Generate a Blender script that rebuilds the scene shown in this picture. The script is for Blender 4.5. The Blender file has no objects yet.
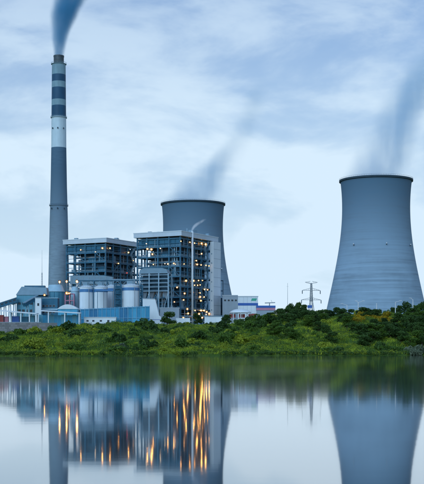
import bpy, math, random
import numpy as np
from mathutils import Vector, noise as mnoise

rnd = random.Random(7)
scene = bpy.context.scene
col = scene.collection
R = math.radians

# ------------------------------------------------------------------ camera
CAM_Z, F, HOR = 2.2, 1150.0, 350.0
cam_d = bpy.data.cameras.new('camera')
cam = bpy.data.objects.new('camera', cam_d)
col.objects.link(cam)
cam.location = (0, 0, CAM_Z)
cam.rotation_euler = (R(90), 0, 0)
cam_d.sensor_fit = 'VERTICAL'
cam_d.sensor_height = 24.0
cam_d.lens = 24.0 * F / 484.0
cam_d.shift_y = (HOR - 242.0) / 484.0
cam_d.clip_start = 0.5
cam_d.clip_end = 20000
scene.camera = cam

# ------------------------------------------------------------------ world
world = bpy.data.worlds.new('World')
scene.world = world
world.use_nodes = True
nt = world.node_tree
nt.nodes.clear()
N = nt.nodes.new
L = nt.links.new
SUN_EL, SUN_AZ = R(30), R(-155)          # behind the camera to the left, for sky texture and sun lamp
out = N('ShaderNodeOutputWorld')
bg = N('ShaderNodeBackground')
bg.inputs['Strength'].default_value = 0.1
sky = N('ShaderNodeTexSky')
sky.sky_type = 'NISHITA'
sky.sun_disc = False
sky.sun_elevation = SUN_EL
sky.sun_rotation = SUN_AZ
sky.air_density = 1.6
sky.dust_density = 1.0
sky.ozone_density = 3.0
tc = N('ShaderNodeTexCoord')
mp = N('ShaderNodeMapping')
mp.inputs['Scale'].default_value = (4.5, 4.5, 11.0)
mp.inputs['Rotation'].default_value = (0, R(5), 0)
L(tc.outputs['Generated'], mp.inputs['Vector'])
n1 = N('ShaderNodeTexNoise')
n1.inputs['Scale'].default_value = 1.4
n1.inputs['Detail'].default_value = 8
n1.inputs['Roughness'].default_value = 0.56
n1.inputs['Distortion'].default_value = 0.25
L(mp.outputs[0], n1.inputs['Vector'])
r1 = N('ShaderNodeMapRange')
r1.interpolation_type = 'SMOOTHSTEP'
r1.inputs['From Min'].default_value = 0.38
r1.inputs['From Max'].default_value = 0.62
r1.inputs['To Min'].default_value = 0.0
r1.inputs['To Max'].default_value = 0.38
L(n1.outputs['Fac'], r1.inputs['Value'])
# veil of thin overcast that thickens towards the horizon
sep = N('ShaderNodeSeparateXYZ')
L(tc.outputs['Generated'], sep.inputs[0])
r2 = N('ShaderNodeMapRange')
r2.interpolation_type = 'SMOOTHSTEP'
r2.inputs['From Min'].default_value = -0.04
r2.inputs['From Max'].default_value = 0.48
r2.inputs['To Min'].default_value = 0.98
r2.inputs['To Max'].default_value = 0.04
L(sep.outputs['Z'], r2.inputs['Value'])
ad = N('ShaderNodeMath'); ad.operation = 'ADD'; ad.use_clamp = True
L(r1.outputs[0], ad.inputs[0]); L(r2.outputs[0], ad.inputs[1])
tint = N('ShaderNodeMix'); tint.data_type = 'RGBA'; tint.blend_type = 'MULTIPLY'
tint.inputs[0].default_value = 1.0
L(sky.outputs[0], tint.inputs[6])
tint.inputs[7].default_value = (0.14, 0.49, 1.0, 1)
mx = N('ShaderNodeMix'); mx.data_type = 'RGBA'
L(ad.outputs[0], mx.inputs[0])
L(tint.outputs[2], mx.inputs[6])
mx.inputs[7].default_value = (6.9, 8.55, 10.0, 1)
L(mx.outputs[2], bg.inputs['Color'])
L(bg.outputs[0], out.inputs['Surface'])

sun_d = bpy.data.lights.new('sun', 'SUN')
sun_d.energy = 1.5  # added front fill, standing for bright sky behind the camera
sun_d.angle = R(50)
sun_d.color = (0.68, 0.88, 1.0)
sun = bpy.data.objects.new('sun', sun_d)
col.objects.link(sun)
sv = Vector((math.sin(SUN_AZ) * math.cos(SUN_EL), math.cos(SUN_AZ) * math.cos(SUN_EL), math.sin(SUN_EL)))
sun.rotation_euler = sv.to_track_quat('Z', 'Y').to_euler()

scene.view_settings.view_transform = 'Standard'
scene.view_settings.look = 'None'
scene.view_settings.exposure = 0.0
scene.view_settings.gamma = 1.0
scene.cycles.use_denoising = True
scene.cycles.max_bounces = 6
scene.cycles.diffuse_bounces = 2
scene.cycles.glossy_bounces = 3
scene.cycles.transparent_max_bounces = 8
scene.cycles.volume_bounces = 3
scene.cycles.volume_step_rate = 1.0
scene.cycles.sample_clamp_indirect = 0
scene.cycles.caustics_reflective = True

# ------------------------------------------------------------------ helpers
GROUND = 15.0          # plant terrace above the water


def P(px, py, D):
    """world point seen at photo pixel px, py at distance D"""
    return Vector(((px - 212.0) / F * D, D, CAM_Z + (HOR - py) / F * D))


def M_(px, D):
    return px / F * D


def tag(o, label=None, cat=None, group=None, kind=None):
    if label: o['label'] = label
    if cat: o['category'] = cat
    if group: o['group'] = group
    if kind: o['kind'] = kind
    return o


def empty(name, loc=(0, 0, 0), rz=0.0):
    o = bpy.data.objects.new(name, None)
    o.empty_display_size = 1
    col.objects.link(o)
    o.location = loc
    o.rotation_euler = (0, 0, rz)
    return o


class MB:
    def __init__(s):
        s.v, s.f = [], []

    def add(s, vs, fs):
        b = len(s.v)
        s.v += [tuple(v) for v in vs]
        s.f += [tuple(i + b for i in f) for f in fs]
        return s

    def box(s, x0, x1, y0, y1, z0, z1):
        vs = [(x, y, z) for z in (z0, z1) for y in (y0, y1) for x in (x0, x1)]
        return s.add(vs, [(0, 2, 3, 1), (4, 5, 7, 6), (0, 1, 5, 4), (2, 6, 7, 3), (0, 4, 6, 2), (1, 3, 7, 5)])

    def bar(s, p0, p1, w, h=None):
        h = h or w
        p0, p1 = Vector(p0), Vector(p1)
        d = (p1 - p0).normalized()
        up = Vector((0, 0, 1)) if abs(d.z) < 0.95 else Vector((1, 0, 0))
        a = d.cross(up).normalized() * (w / 2)
        b = a.cross(d).normalized() * (h / 2)
        vs = [p + i * a + j * b for p in (p0, p1) for i, j in ((-1, -1), (1, -1), (1, 1), (-1, 1))]
        return s.add(vs, [(0, 1, 2, 3), (7, 6, 5, 4), (0, 4, 5, 1), (1, 5, 6, 2), (2, 6, 7, 3), (3, 7, 4, 0)])

    def tube(s, p0, p1, r, n=8, r1=None):
        r1 = r if r1 is None else r1
        p0, p1 = Vector(p0), Vector(p1)
        d = (p1 - p0).normalized()
        up = Vector((0, 0, 1)) if abs(d.z) < 0.95 else Vector((1, 0, 0))
        a = d.cross(up).normalized()
        b = a.cross(d).normalized()
        vs = []
        for p, rr in ((p0, r), (p1, r1)):
            for k in range(n):
                t = 2 * math.pi * k / n
                vs.append(p + rr * (math.cos(t) * a + math.sin(t) * b))
        fs = [(k, (k + 1) % n, n + (k + 1) % n, n + k) for k in range(n)]
        fs += [tuple(range(n - 1, -1, -1)), tuple(range(n, 2 * n))]
        return s.add(vs, fs)

    def lathe(s, prof, n=48, cx=0, cy=0, cap=False):
        vs = []
        for r, z in prof:
            for k in range(n):
                t = 2 * math.pi * k / n
                vs.append((cx + r * math.cos(t), cy + r * math.sin(t), z))
        fs = []
        for i in range(len(prof) - 1):
            for k in range(n):
                a, b = i * n + k, i * n + (k + 1) % n
                fs.append((a, b, b + n, a + n))
        if cap:
            fs.append(tuple(range(n - 1, -1, -1)))
            m = (len(prof) - 1) * n
            fs.append(tuple(range(m, m + n)))
        return s.add(vs, fs)

    def prism(s, poly, y0, y1):
        """polygon in xz pushed along y"""
        n = len(poly)
        vs = [(x, y0, z) for x, z in poly] + [(x, y1, z) for x, z in poly]
        fs = [tuple(range(n)), tuple(range(2 * n - 1, n - 1, -1))]
        fs += [(i, n + i, n + (i + 1) % n, (i + 1) % n) for i in range(n)]
        return s.add(vs, fs)

    def build(s, name, mat, parent=None, smooth=False):
        me = bpy.data.meshes.new(name)
        me.from_pydata(s.v, [], s.f)
        me.update()
        if smooth:
            me.polygons.foreach_set('use_smooth', [True] * len(me.polygons))
        if mat: me.materials.append(mat)
        o = bpy.data.objects.new(name, me)
        col.objects.link(o)
        if parent: o.parent = parent
        return o


def part_copy(src, parent, loc, rz=0.0):
    c = src.copy()
    col.objects.link(c)
    c.parent = parent
    c.location = loc
    c.rotation_euler = (0, 0, rz)
    return c


def copy_tree(o, parent=None):
    c = o.copy()
    col.objects.link(c)
    c.parent = parent
    for ch in o.children:
        copy_tree(ch, c)
    return c


# ------------------------------------------------------------------ materials
def mat(name, color, rough=0.7, metal=0.0, var=0.18, scale=0.25, streak=None, bump=0.0, spec=0.4, stain_haze=None):
    """painted or bare surface: base colour broken up by blotches and (streak) by stains that run down"""
    m = bpy.data.materials.new(name)
    m.use_nodes = True
    t = m.node_tree
    b = t.nodes['Principled BSDF']
    b.inputs['Roughness'].default_value = rough
    b.inputs['Metallic'].default_value = metal
    b.inputs['Specular IOR Level'].default_value = spec
    co = t.nodes.new('ShaderNodeTexCoord')
    no = t.nodes.new('ShaderNodeTexNoise')
    no.inputs['Scale'].default_value = scale
    no.inputs['Detail'].default_value = 6
    no.inputs['Roughness'].default_value = 0.6
    t.links.new(co.outputs['Object'], no.inputs['Vector'])
    fac = no.outputs['Fac']
    if streak:
        mpp = t.nodes.new('ShaderNodeMapping')
        mpp.inputs['Scale'].default_value = streak
        t.links.new(co.outputs['Object'], mpp.inputs['Vector'])
        n2 = t.nodes.new('ShaderNodeTexNoise')
        n2.inputs['Scale'].default_value = 1.0
        n2.inputs['Detail'].default_value = 5
        n2.inputs['Roughness'].default_value = 0.65
        t.links.new(mpp.outputs[0], n2.inputs['Vector'])
        av = t.nodes.new('ShaderNodeMath'); av.operation = 'MULTIPLY_ADD'
        t.links.new(n2.outputs['Fac'], av.inputs[0])
        av.inputs[1].default_value = 0.65
        hf = t.nodes.new('ShaderNodeMath'); hf.operation = 'MULTIPLY'
        t.links.new(fac, hf.inputs[0]); hf.inputs[1].default_value = 0.35
        t.links.new(hf.outputs[0], av.inputs[2])
        fac = av.outputs[0]
    ramp = t.nodes.new('ShaderNodeMapRange')
    ramp.inputs['From Min'].default_value = 0.3
    ramp.inputs['From Max'].default_value = 0.7
    t.links.new(fac, ramp.inputs['Value'])
    mix = t.nodes.new('ShaderNodeMix'); mix.data_type = 'RGBA'
    t.links.new(ramp.outputs[0], mix.inputs[0])
    c = np.array(color)
    mix.inputs[6].default_value = (*np.clip(c * (1 - var), 0, 1), 1)
    mix.inputs[7].default_value = (*np.clip(c * (1 + var), 0, 1), 1)
    colr = mix.outputs[2]
    if stain_haze:      # soot and damp that blacken the upper lifts, ragged below, plus painted-in haze contrast
        z0_, z1_, k_ = stain_haze
        sz = t.nodes.new('ShaderNodeSeparateXYZ')
        t.links.new(co.outputs['Object'], sz.inputs[0])
        of = t.nodes.new('ShaderNodeMath'); of.operation = 'MULTIPLY_ADD'
        t.links.new(fac, of.inputs[0]); of.inputs[1].default_value = (z1_ - z0_) * 0.9
        t.links.new(sz.outputs['Z'], of.inputs[2])
        sr = t.nodes.new('ShaderNodeMapRange'); sr.interpolation_type = 'SMOOTHSTEP'
        sr.inputs['From Min'].default_value = z0_ + (z1_ - z0_) * 0.45
        sr.inputs['From Max'].default_value = z1_ + (z1_ - z0_) * 0.45
        sr.inputs['To Max'].default_value = k_
        t.links.new(of.outputs[0], sr.inputs['Value'])
        sm = t.nodes.new('ShaderNodeMix'); sm.data_type = 'RGBA'
        t.links.new(sr.outputs[0], sm.inputs[0])
        t.links.new(colr, sm.inputs[6])
        sm.inputs[7].default_value = (0.018, 0.085, 0.155, 1)
        colr = sm.outputs[2]
    t.links.new(colr, b.inputs['Base Color'])
    if bump:
        bp = t.nodes.new('ShaderNodeBump')
        bp.inputs['Strength'].default_value = 1.0
        bp.inputs['Distance'].default_value = bump
        t.links.new(fac, bp.inputs['Height'])
        t.links.new(bp.outputs[0], b.inputs['Normal'])
    return m


def mat_leaf(name, c1, c2, rough=0.6):
    m = bpy.data.materials.new(name)
    m.use_nodes = True
    t = m.node_tree
    b = t.nodes['Principled BSDF']
    b.inputs['Roughness'].default_value = rough
    b.inputs['Specular IOR Level'].default_value = 0.25
    oi = t.nodes.new('ShaderNodeObjectInfo')
    g = t.nodes.new('ShaderNodeNewGeometry')
    no = t.nodes.new('ShaderNodeTexNoise')
    no.inputs['Scale'].default_value = 0.35
    no.inputs['Detail'].default_value = 4
    t.links.new(g.outputs['Position'], no.inputs['Vector'])
    a = t.nodes.new('ShaderNodeMath'); a.operation = 'MULTIPLY_ADD'
    t.links.new(oi.outputs['Random'], a.inputs[0]); a.inputs[1].default_value = 0.55
    r = t.nodes.new('ShaderNodeMapRange')
    r.inputs['From Min'].default_value = 0.35; r.inputs['From Max'].default_value = 0.65
    r.inputs['To Min'].default_value = -0.05; r.inputs['To Max'].default_value = 0.5
    t.links.new(no.outputs['Fac'], r.inputs['Value'])
    t.links.new(r.outputs[0], a.inputs[2])
    mix = t.nodes.new('ShaderNodeMix'); mix.data_type = 'RGBA'
    mix.clamp_factor = True
    t.links.new(a.outputs[0], mix.inputs[0])
    mix.inputs[6].default_value = (*c1, 1)
    mix.inputs[7].default_value = (*c2, 1)
    t.links.new(mix.outputs[2], b.inputs['Base Color'])
    tr = t.nodes.new('ShaderNodeBsdfTranslucent')
    t.links.new(mix.outputs[2], tr.inputs['Color'])
    ms = t.nodes.new('ShaderNodeMixShader')
    ms.inputs[0].default_value = 0.25
    t.links.new(b.outputs[0], ms.inputs[1]); t.links.new(tr.outputs[0], ms.inputs[2])
    t.links.new(ms.outputs[0], t.nodes['Material Output'].inputs['Surface'])
    return m


def mat_ground(name, cs, scale=0.06):
    m = bpy.data.materials.new(name)
    m.use_nodes = True
    t = m.node_tree
    b = t.nodes['Principled BSDF']
    b.inputs['Roughness'].default_value = 0.9
    b.inputs['Specular IOR Level'].default_value = 0.15
    g = t.nodes.new('ShaderNodeNewGeometry')
    no = t.nodes.new('ShaderNodeTexNoise')
    no.inputs['Scale'].default_value = scale
    no.inputs['Detail'].default_value = 8
    no.inputs['Roughness'].default_value = 0.65
    t.links.new(g.outputs['Position'], no.inputs['Vector'])
    cr = t.nodes.new('ShaderNodeValToRGB')
    el = cr.color_ramp.elements
    el[0].position = 0.32; el[0].color = (*cs[0], 1)
    el[1].position = 0.68; el[1].color = (*cs[-1], 1)
    for i, c in enumerate(cs[1:-1]):
        e = el.new(0.32 + 0.36 * (i + 1) / (len(cs) - 1)); e.color = (*c, 1)
    t.links.new(no.outputs['Fac'], cr.inputs['Fac'])
    t.links.new(cr.outputs['Color'], b.inputs['Base Color'])
    return m


def mat_emit(name, color, strength):
    m = bpy.data.materials.new(name)
    m.use_nodes = True
    b = m.node_tree.nodes['Principled BSDF']
    b.inputs['Base Color'].default_value = (*color, 1)
    b.inputs['Emission Color'].default_value = (*color, 1)
    b.inputs['Emission Strength'].default_value = strength
    return m


def mat_water():
    m = bpy.data.materials.new('lake_water')
    m.use_nodes = True
    t = m.node_tree
    b = t.nodes['Principled BSDF']
    b.inputs['Base Color'].default_value = (0.003, 0.025, 0.045, 1)
    b.inputs['Roughness'].default_value = 0.1
    b.inputs['IOR'].default_value = 1.5
    b.inputs['Specular IOR Level'].default_value = 0.5
    co = t.nodes.new('ShaderNodeTexCoord')
    mpp = t.nodes.new('ShaderNodeMapping')
    mpp.inputs['Scale'].default_value = (0.22, 0.6, 1)
    t.links.new(co.outputs['Object'], mpp.inputs['Vector'])
    no = t.nodes.new('ShaderNodeTexNoise')
    no.inputs['Scale'].default_value = 1.0
    no.inputs['Detail'].default_value = 3
    t.links.new(mpp.outputs[0], no.inputs['Vector'])
    # patches where a breath of wind roughens the surface
    mp2 = t.nodes.new('ShaderNodeMapping')
    mp2.inputs['Scale'].default_value = (0.016, 0.012, 1)
    t.links.new(co.outputs['Object'], mp2.inputs['Vector'])
    n2 = t.nodes.new('ShaderNodeTexNoise')
    n2.inputs['Scale'].default_value = 1.0
    n2.inputs['Detail'].default_value = 4
    t.links.new(mp2.outputs[0], n2.inputs['Vector'])
    r = t.nodes.new('ShaderNodeMapRange')
    r.inputs['From Min'].default_value = 0.4; r.inputs['From Max'].default_value = 0.7
    r.inputs['To Min'].default_value = 0.046; r.inputs['To Max'].default_value = 0.072
    t.links.new(n2.outputs['Fac'], r.inputs['Value'])
    t.links.new(r.outputs[0], b.inputs['Roughness'])
    bp = t.nodes.new('ShaderNodeBump')
    bp.inputs['Strength'].default_value = 1.0
    bp.inputs['Distance'].default_value = 0.001
    t.links.new(no.outputs['Fac'], bp.inputs['Height'])
    t.links.new(bp.outputs[0], b.inputs['Normal'])
    t.links.new(bp.outputs[0], b.inputs['Coat Normal'])
    t.links.new(r.outputs[0], b.inputs['Coat Roughness'])
    b.inputs['Coat Weight'].default_value = 0.7
    b.inputs['Coat IOR'].default_value = 1.33
    return m


MT = {
    'concrete': mat('weathered_concrete', (0.25, 0.36, 0.47), 0.85, var=0.34, scale=0.05, streak=(0.02, 0.02, 0.75), bump=0.05, stain_haze=(45, 135, 0.78)),
    'shaft': mat('chimney_concrete', (0.22, 0.30, 0.37), 0.85, var=0.28, scale=0.1, streak=(0.15, 0.15, 0.8), bump=0.03, stain_haze=(60, 140, 0.72)),
    'rim': mat('dark_rim_concrete', (0.035, 0.065, 0.09), 0.85),
    'blue_band': mat('navy_band_paint', (0.012, 0.07, 0.14), 0.6, var=0.25, streak=(0.3, 0.3, 0.03)),
    'white_band': mat('white_band_paint', (0.52, 0.64, 0.70), 0.6, var=0.14, streak=(0.35, 0.35, 0.02)),
    'grey_band': mat('dirty_band_paint', (0.19, 0.31, 0.37), 0.7, var=0.25, streak=(0.4, 0.4, 0.03)),
    'flue': mat('dark_flue_steel', (0.05, 0.075, 0.09), 0.5, var=0.3),
    'roof': mat('pale_metal_roof', (0.52, 0.6, 0.68), 0.6, var=0.1, scale=0.08, streak=(0.25, 0.25, 0.08)),
    'steel': mat('blue_grey_steel', (0.03, 0.13, 0.215), 0.55, var=0.3, scale=0.3),
    'dark_steel': mat('dark_blue_steel', (0.01, 0.05, 0.09), 0.55, var=0.35, scale=0.3),
    'casing': mat('boiler_casing', (0.014, 0.07, 0.12), 0.6, var=0.35, scale=0.15, streak=(0.5, 0.5, 0.05)),
    'clad': mat('blue_cladding', (0.02, 0.125, 0.21), 0.6, var=0.2, streak=(0.5, 0.5, 0.03)),
    'deck': mat('steel_grating', (0.04, 0.085, 0.13), 0.7, var=0.3),
    'rail': mat('pale_rail_paint', (0.26, 0.40, 0.50), 0.5, var=0.15),
    'white': mat('white_paint', (0.7, 0.77, 0.83), 0.55, var=0.08, scale=0.15, streak=(0.4, 0.4, 0.05)),
    'silo': mat('white_silo_paint', (0.68, 0.76, 0.82), 0.55, var=0.1, scale=0.15, streak=(0.5, 0.5, 0.04)),
    'silo_band': mat('blue_silo_band', (0.06, 0.2, 0.42), 0.5, var=0.15),
    'grey': mat('grey_sheet', (0.29, 0.36, 0.43), 0.6, var=0.14, streak=(0.3, 0.3, 0.05)),
    'duct': mat('grey_duct', (0.17, 0.28, 0.36), 0.55, var=0.18, streak=(0.2, 0.2, 0.2)),
    'teal': mat('teal_sheet', (0.09, 0.30, 0.42), 0.5, var=0.18, streak=(0.6, 0.6, 0.05)),
    'teal_pale': mat('pale_blue_roof', (0.34, 0.52, 0.64), 0.5, var=0.12),
    'fence': mat('blue_fence_sheet', (0.03, 0.27, 0.47), 0.5, var=0.2, scale=0.3, streak=(0.6, 0.6, 0.08)),
    'fence_b': mat('faded_fence_sheet', (0.06, 0.35, 0.56), 0.5, var=0.2, scale=0.3, streak=(0.6, 0.6, 0.08)),
    'fence_c': mat('dark_fence_sheet', (0.02, 0.18, 0.36), 0.5, var=0.25, scale=0.3, streak=(0.6, 0.6, 0.08)),
    'fence_post': mat('fence_post_paint', (0.16, 0.38, 0.55), 0.5, var=0.15),
    'stripe': mat('blue_stripe', (0.03, 0.12, 0.42), 0.5, var=0.1),
    'red': mat('red_paint', (0.36, 0.07, 0.07), 0.5, var=0.2),
    'pink': mat('faded_red_and_lamplit', (0.5, 0.22, 0.32), 0.5, var=0.1),
    'green_mark': mat('green_mark', (0.05, 0.4, 0.28), 0.5, var=0.1),
    'dark': mat('dark_opening', (0.015, 0.02, 0.025), 0.4, var=0.2),
    'glass': mat('window_glass', (0.02, 0.035, 0.05), 0.1, var=0.2),
    'wall': mat('grey_retaining_wall', (0.24, 0.24, 0.25), 0.9, var=0.25, scale=0.3, streak=(0.2, 0.2, 0.5), bump=0.03),
    'wall_b': mat('grey_retaining_wall_dirty', (0.18, 0.185, 0.19), 0.9, var=0.25, scale=0.3, streak=(0.2, 0.2, 0.5), bump=0.03),
    'galv': mat('galvanised_steel', (0.32, 0.36, 0.4), 0.45, metal=0.3, var=0.12),
    'pole': mat('white_pole_paint', (0.7, 0.72, 0.74), 0.5, var=0.06),
    'bark': mat('bark', (0.06, 0.045, 0.035), 0.95, var=0.3, scale=2),
    'rock': mat('pale_rock', (0.34, 0.34, 0.33), 0.9, var=0.25, scale=1.0),
    'earth': mat('bare_earth', (0.13, 0.085, 0.055), 0.95, var=0.3, scale=0.4),
    'leaf_dark': mat_leaf('dark_foliage', (0.026, 0.068, 0.016), (0.075, 0.15, 0.032)),
    'leaf_mid': mat_leaf('green_foliage', (0.045, 0.105, 0.016), (0.12, 0.22, 0.03)),
    'leaf_light': mat_leaf('yellow_green_foliage', (0.16, 0.23, 0.02), (0.34, 0.40, 0.035)),
    'leaf_flower': mat_leaf('ochre_flowering_foliage', (0.2, 0.18, 0.014), (0.5, 0.34, 0.015)),
    'leaf_pale': mat_leaf('pale_grey_foliage', (0.08, 0.12, 0.07), (0.2, 0.25, 0.16)),
    'grass': mat_ground('meadow_grass', [(0.06, 0.12, 0.014), (0.16, 0.24, 0.02), (0.28, 0.36, 0.03), (0.4, 0.44, 0.05)], 0.07),
    'soil': mat_ground('overgrown_ground', [(0.02, 0.05, 0.012), (0.045, 0.10, 0.015), (0.08, 0.14, 0.022), (0.09, 0.13, 0.03)], 0.05),
    'reed': mat_ground('shore_reed', [(0.05, 0.08, 0.02), (0.10, 0.15, 0.035), (0.17, 0.2, 0.07)], 0.12),
    'lamp': mat_emit('warm_lamp', (1.0, 0.46, 0.12), 40.0),
    'lamp_hot': mat_emit('strong_warm_lamp', (1.0, 0.45, 0.11), 75.0),
    'lamp_white': mat_emit('cool_lamp', (1.0, 0.75, 0.45), 22.0),
    'lamp_red': mat_emit('red_lamp', (1.0, 0.08, 0.05), 14.0),
    'reflector': mat('housing_and_halo_bowl', (0.04, 0.036, 0.032), 0.7, var=0.1),
    'lamp_off': mat('lamp_glass', (0.6, 0.62, 0.65), 0.3, var=0.05),
}

# ------------------------------------------------------------------ terrain and water


def sstep(a, b, x):
    t = np.clip((x - a) / (b - a), 0, 1)
    return t * t * (3 - 2 * t)


def vnoise(x, y, seed=0):
    """cheap smooth value noise on arrays"""
    xi, yi = np.floor(x).astype(np.int64), np.floor(y).astype(np.int64)
    fx, fy = x - xi, y - yi
    fx, fy = fx * fx * (3 - 2 * fx), fy * fy * (3 - 2 * fy)

    def h(i, j):
        n = (i * 374761393 + j * 668265263 + seed * 974711) & 0x7fffffff
        n = ((n ^ (n >> 13)) * 1274126177) & 0x7fffffff
        return ((n ^ (n >> 16)) & 0xffff) / 65535.0
    return (h(xi, yi) * (1 - fx) + h(xi + 1, yi) * fx) * (1 - fy) + (h(xi, yi + 1) * (1 - fx) + h(xi + 1, yi + 1) * fx) * fy


def shore(x):
    return 402 + 55 * sstep(-60, 90, x) + 5 * (vnoise(x / 22.0, x * 0 + 3.3, 5) - 0.5) + 2.5 * (vnoise(x / 6.0, x * 0 + 1.3, 6) - 0.5)


CREST = 640.0


def ground(x, y):
    x = np.asarray(x, dtype=float); y = np.asarray(y, dtype=float)
    sh = shore(x)
    c = 9.6 + 5.7 * sstep(-108, -52, x) + 4.6 * sstep(10, 62, x)
    s = np.clip((y - sh) / (CREST - sh), 0, 1)
    z = c * (0.35 * s + 0.65 * s ** 1.5 * (1.6 - 0.6 * s))
    hum = (vnoise(x / 26, y / 34, 1) - 0.5) * 3.2 + (vnoise(x / 13, y / 20, 12) - 0.5) * 2.6 + (vnoise(x / 6.5, y / 11, 2) - 0.5) * 2.8 + (vnoise(x / 3.5, y / 4, 3) - 0.5) * 0.5
    z = z + hum * np.clip(s * 5, 0, 1) * (0.4 + 0.6 * np.clip((1 - s) * 6, 0.25, 1)) + 0.8 * sstep(0, 1.2, y - sh)
    far = sstep(CREST + 14, CREST + 34, y)
    terr = np.where(x < -88, 14.0, GROUND)
    z = z * (1 - far) + terr * far
    under = np.clip((sh - y) / 12, 0, 1)
    return np.where(y < sh, -0.05 - 1.8 * under, z)


def gz(x, y):
    return float(ground(np.array([x]), np.array([y]))[0])


def grid_mesh(name, xs, ys, zf, material):
    X, Y = np.meshgrid(xs, ys)
    Z = zf(X, Y)
    v = np.stack([X.ravel(), Y.ravel(), Z.ravel()], 1)
    nx, ny = len(xs), len(ys)
    i = np.arange(nx - 1)[None, :] + nx * np.arange(ny - 1)[:, None]
    i = i.ravel()
    f = np.stack([i, i + 1, i + nx + 1, i + nx], 1)
    me = bpy.data.meshes.new(name)
    me.from_pydata(v.tolist(), [], f.tolist())
    me.polygons.foreach_set('use_smooth', [True] * len(me.polygons))
    me.materials.append(material)
    o = bpy.data.objects.new(name, me)
    col.objects.link(o)
    return o


xs = np.concatenate([-np.geomspace(6000, 190, 14), np.arange(-180, 181, 1.8), np.geomspace(190, 6000, 14)])
ys = np.concatenate([np.linspace(360, 392, 9), np.arange(394, 690, 1.6), np.geomspace(694, 9000, 40)])
tag(grid_mesh('ground', xs, ys, ground, MT['soil']), 'grassy ground rising from the lake to the plant terrace', kind='structure')
tag(MB().add([(-6000, -800, 0), (6000, -800, 0), (6000, 640, 0), (-6000, 640, 0)], [(0, 1, 2, 3)]).build('water', mat_water()),
    'calm blue lake mirroring the plant', kind='structure')

# ------------------------------------------------------------------ cooling towers


def cooling_tower(px, D, prof_px, label):
    base = GROUND - 1
    cx = (px - 212) / F * D
    root = empty('cooling_tower', (cx, D, base))
    tag(root, label, 'cooling tower', 'hyperbolic cooling towers')
    pr = [(M_(hw, D), CAM_Z + (HOR - y) / F * D - base) for y, hw in prof_px]
    zs = [p[1] for p in pr][::-1]; rs = [p[0] for p in pr][::-1]
    zz = np.linspace(9.0, zs[-1], 60)
    # smooth the interpolated outline
    co = np.polyfit(zs, rs, 4)
    prof = [(float(np.polyval(co, z)), float(z)) for z in zz]
    th = 0.9
    outer = prof
    inner = [(r - th, z) for r, z in prof[::-1]]
    MB().lathe(outer + inner + [outer[0]], 120).build('shell', MT['concrete'], root, smooth=True)
    rt, zt = prof[-1]
    MB().lathe([(rt - 0.95, zt - 1.5), (rt + 0.02, zt - 1.5), (rt + 0.9, zt - 1.1), (rt + 0.9, zt + 0.2), (rt - 0.95, zt + 0.2), (rt - 0.95, zt - 1.5)], 120).build('rim', MT['rim'], root)
    rail = MB()
    rail.lathe([(rt + 0.72, zt + 1.1), (rt + 0.79, zt + 1.1), (rt + 0.79, zt + 1.2), (rt + 0.72, zt + 1.2), (rt + 0.72, zt + 1.1)], 96)
    for k in range(96):
        a = 2 * math.pi * k / 96
        rail.bar(((rt + 0.75) * math.cos(a), (rt + 0.75) * math.sin(a), zt + 0.2), ((rt + 0.75) * math.cos(a), (rt + 0.75) * math.sin(a), zt + 1.1), 0.07)
    rail.build('railing', MT['rim'], root)
    r0, z0 = prof[0]
    leg = MB().tube((r0 + 1.2, -1.4, 0), (r0 - 0.2, 1.4, 9.2), 0.45, 8).tube((r0 + 1.2, 1.4, 0), (r0 - 0.2, -1.4, 9.2), 0.45, 8)
    n = 36
    o = leg.build('leg', MT['concrete'], root)
    for k in range(1, n):
        part_copy(o, root, (0, 0, 0), 2 * math.pi * k / n)
    MB().lathe([(r0 + 2.5, 0), (r0 + 2.5, 1.2), (r0 + 2.0, 1.2), (r0 + 2.0, 0)], 96).build('basin', MT['concrete'], root)
    # obstruction lamps on small brackets
    zl = zt - M_(67, D)
    rl = float(np.polyval(co, zl))
    for a in (R(-90) - 0.75, R(-90) + 0.13, R(-90) + 0.95):
        c, s_ = math.cos(a), math.sin(a)
        b = MB().bar((rl * c, rl * s_, zl), ((rl + 1.2) * c, (rl + 1.2) * s_, zl), 0.5).build('lamp_bracket', MT['rim'], root)
        MB().lathe([(0.05, zl + 0.3), (0.4, zl + 0.4), (0.4, zl + 1.1), (0.05, zl + 1.4)], 10, (rl + 1.0) * c, (rl + 1.0) * s_).build('lamp', MT['lamp_off'], b)
    return root, rt, base + zt


TP = [(180.5, 35.4), (196, 34.3), (214, 33.8), (232, 34.6), (250, 37.2), (270, 41.0), (290, 45.0), (310, 49.2), (335, 54.5)]
cooling_tower(376, 905, TP, 'tall concrete cooling tower on the right behind the wooded hill')
TP2 = [(204, 31.2), (217, 30.4), (233, 30.0), (249, 30.7), (265, 33.0), (282, 36.3), (300, 40.0), (318, 43.6), (338, 48.0)]
cooling_tower(193, 1035, TP2, 'concrete cooling tower half hidden behind the right boiler house')

# ------------------------------------------------------------------ chimney
DC = 920
cb = P(58.8, 332, DC)
chim = empty('chimney', (cb.x, DC, GROUND - 1))
tag(chim, 'very tall concrete chimney with navy and white bands, smoking', 'chimney')


def cz(y):
    return CAM_Z + (HOR - y) / F * DC - (GROUND - 1)


def cr_(y):
    return M_(np.interp(y, [64, 120, 148, 185, 220, 255, 290, 330], [6.8, 7.3, 7.5, 8.1, 9.0, 9.8, 10.5, 11.6]), DC)


def shaft(name, y0, y1, material, extra=0.0, seg=8):
    ysx = np.linspace(y0, y1, seg)
    return MB().lathe([(cr_(y) + extra, cz(y)) for y in ysx], 64).build(name, material, chim, smooth=False)


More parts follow.
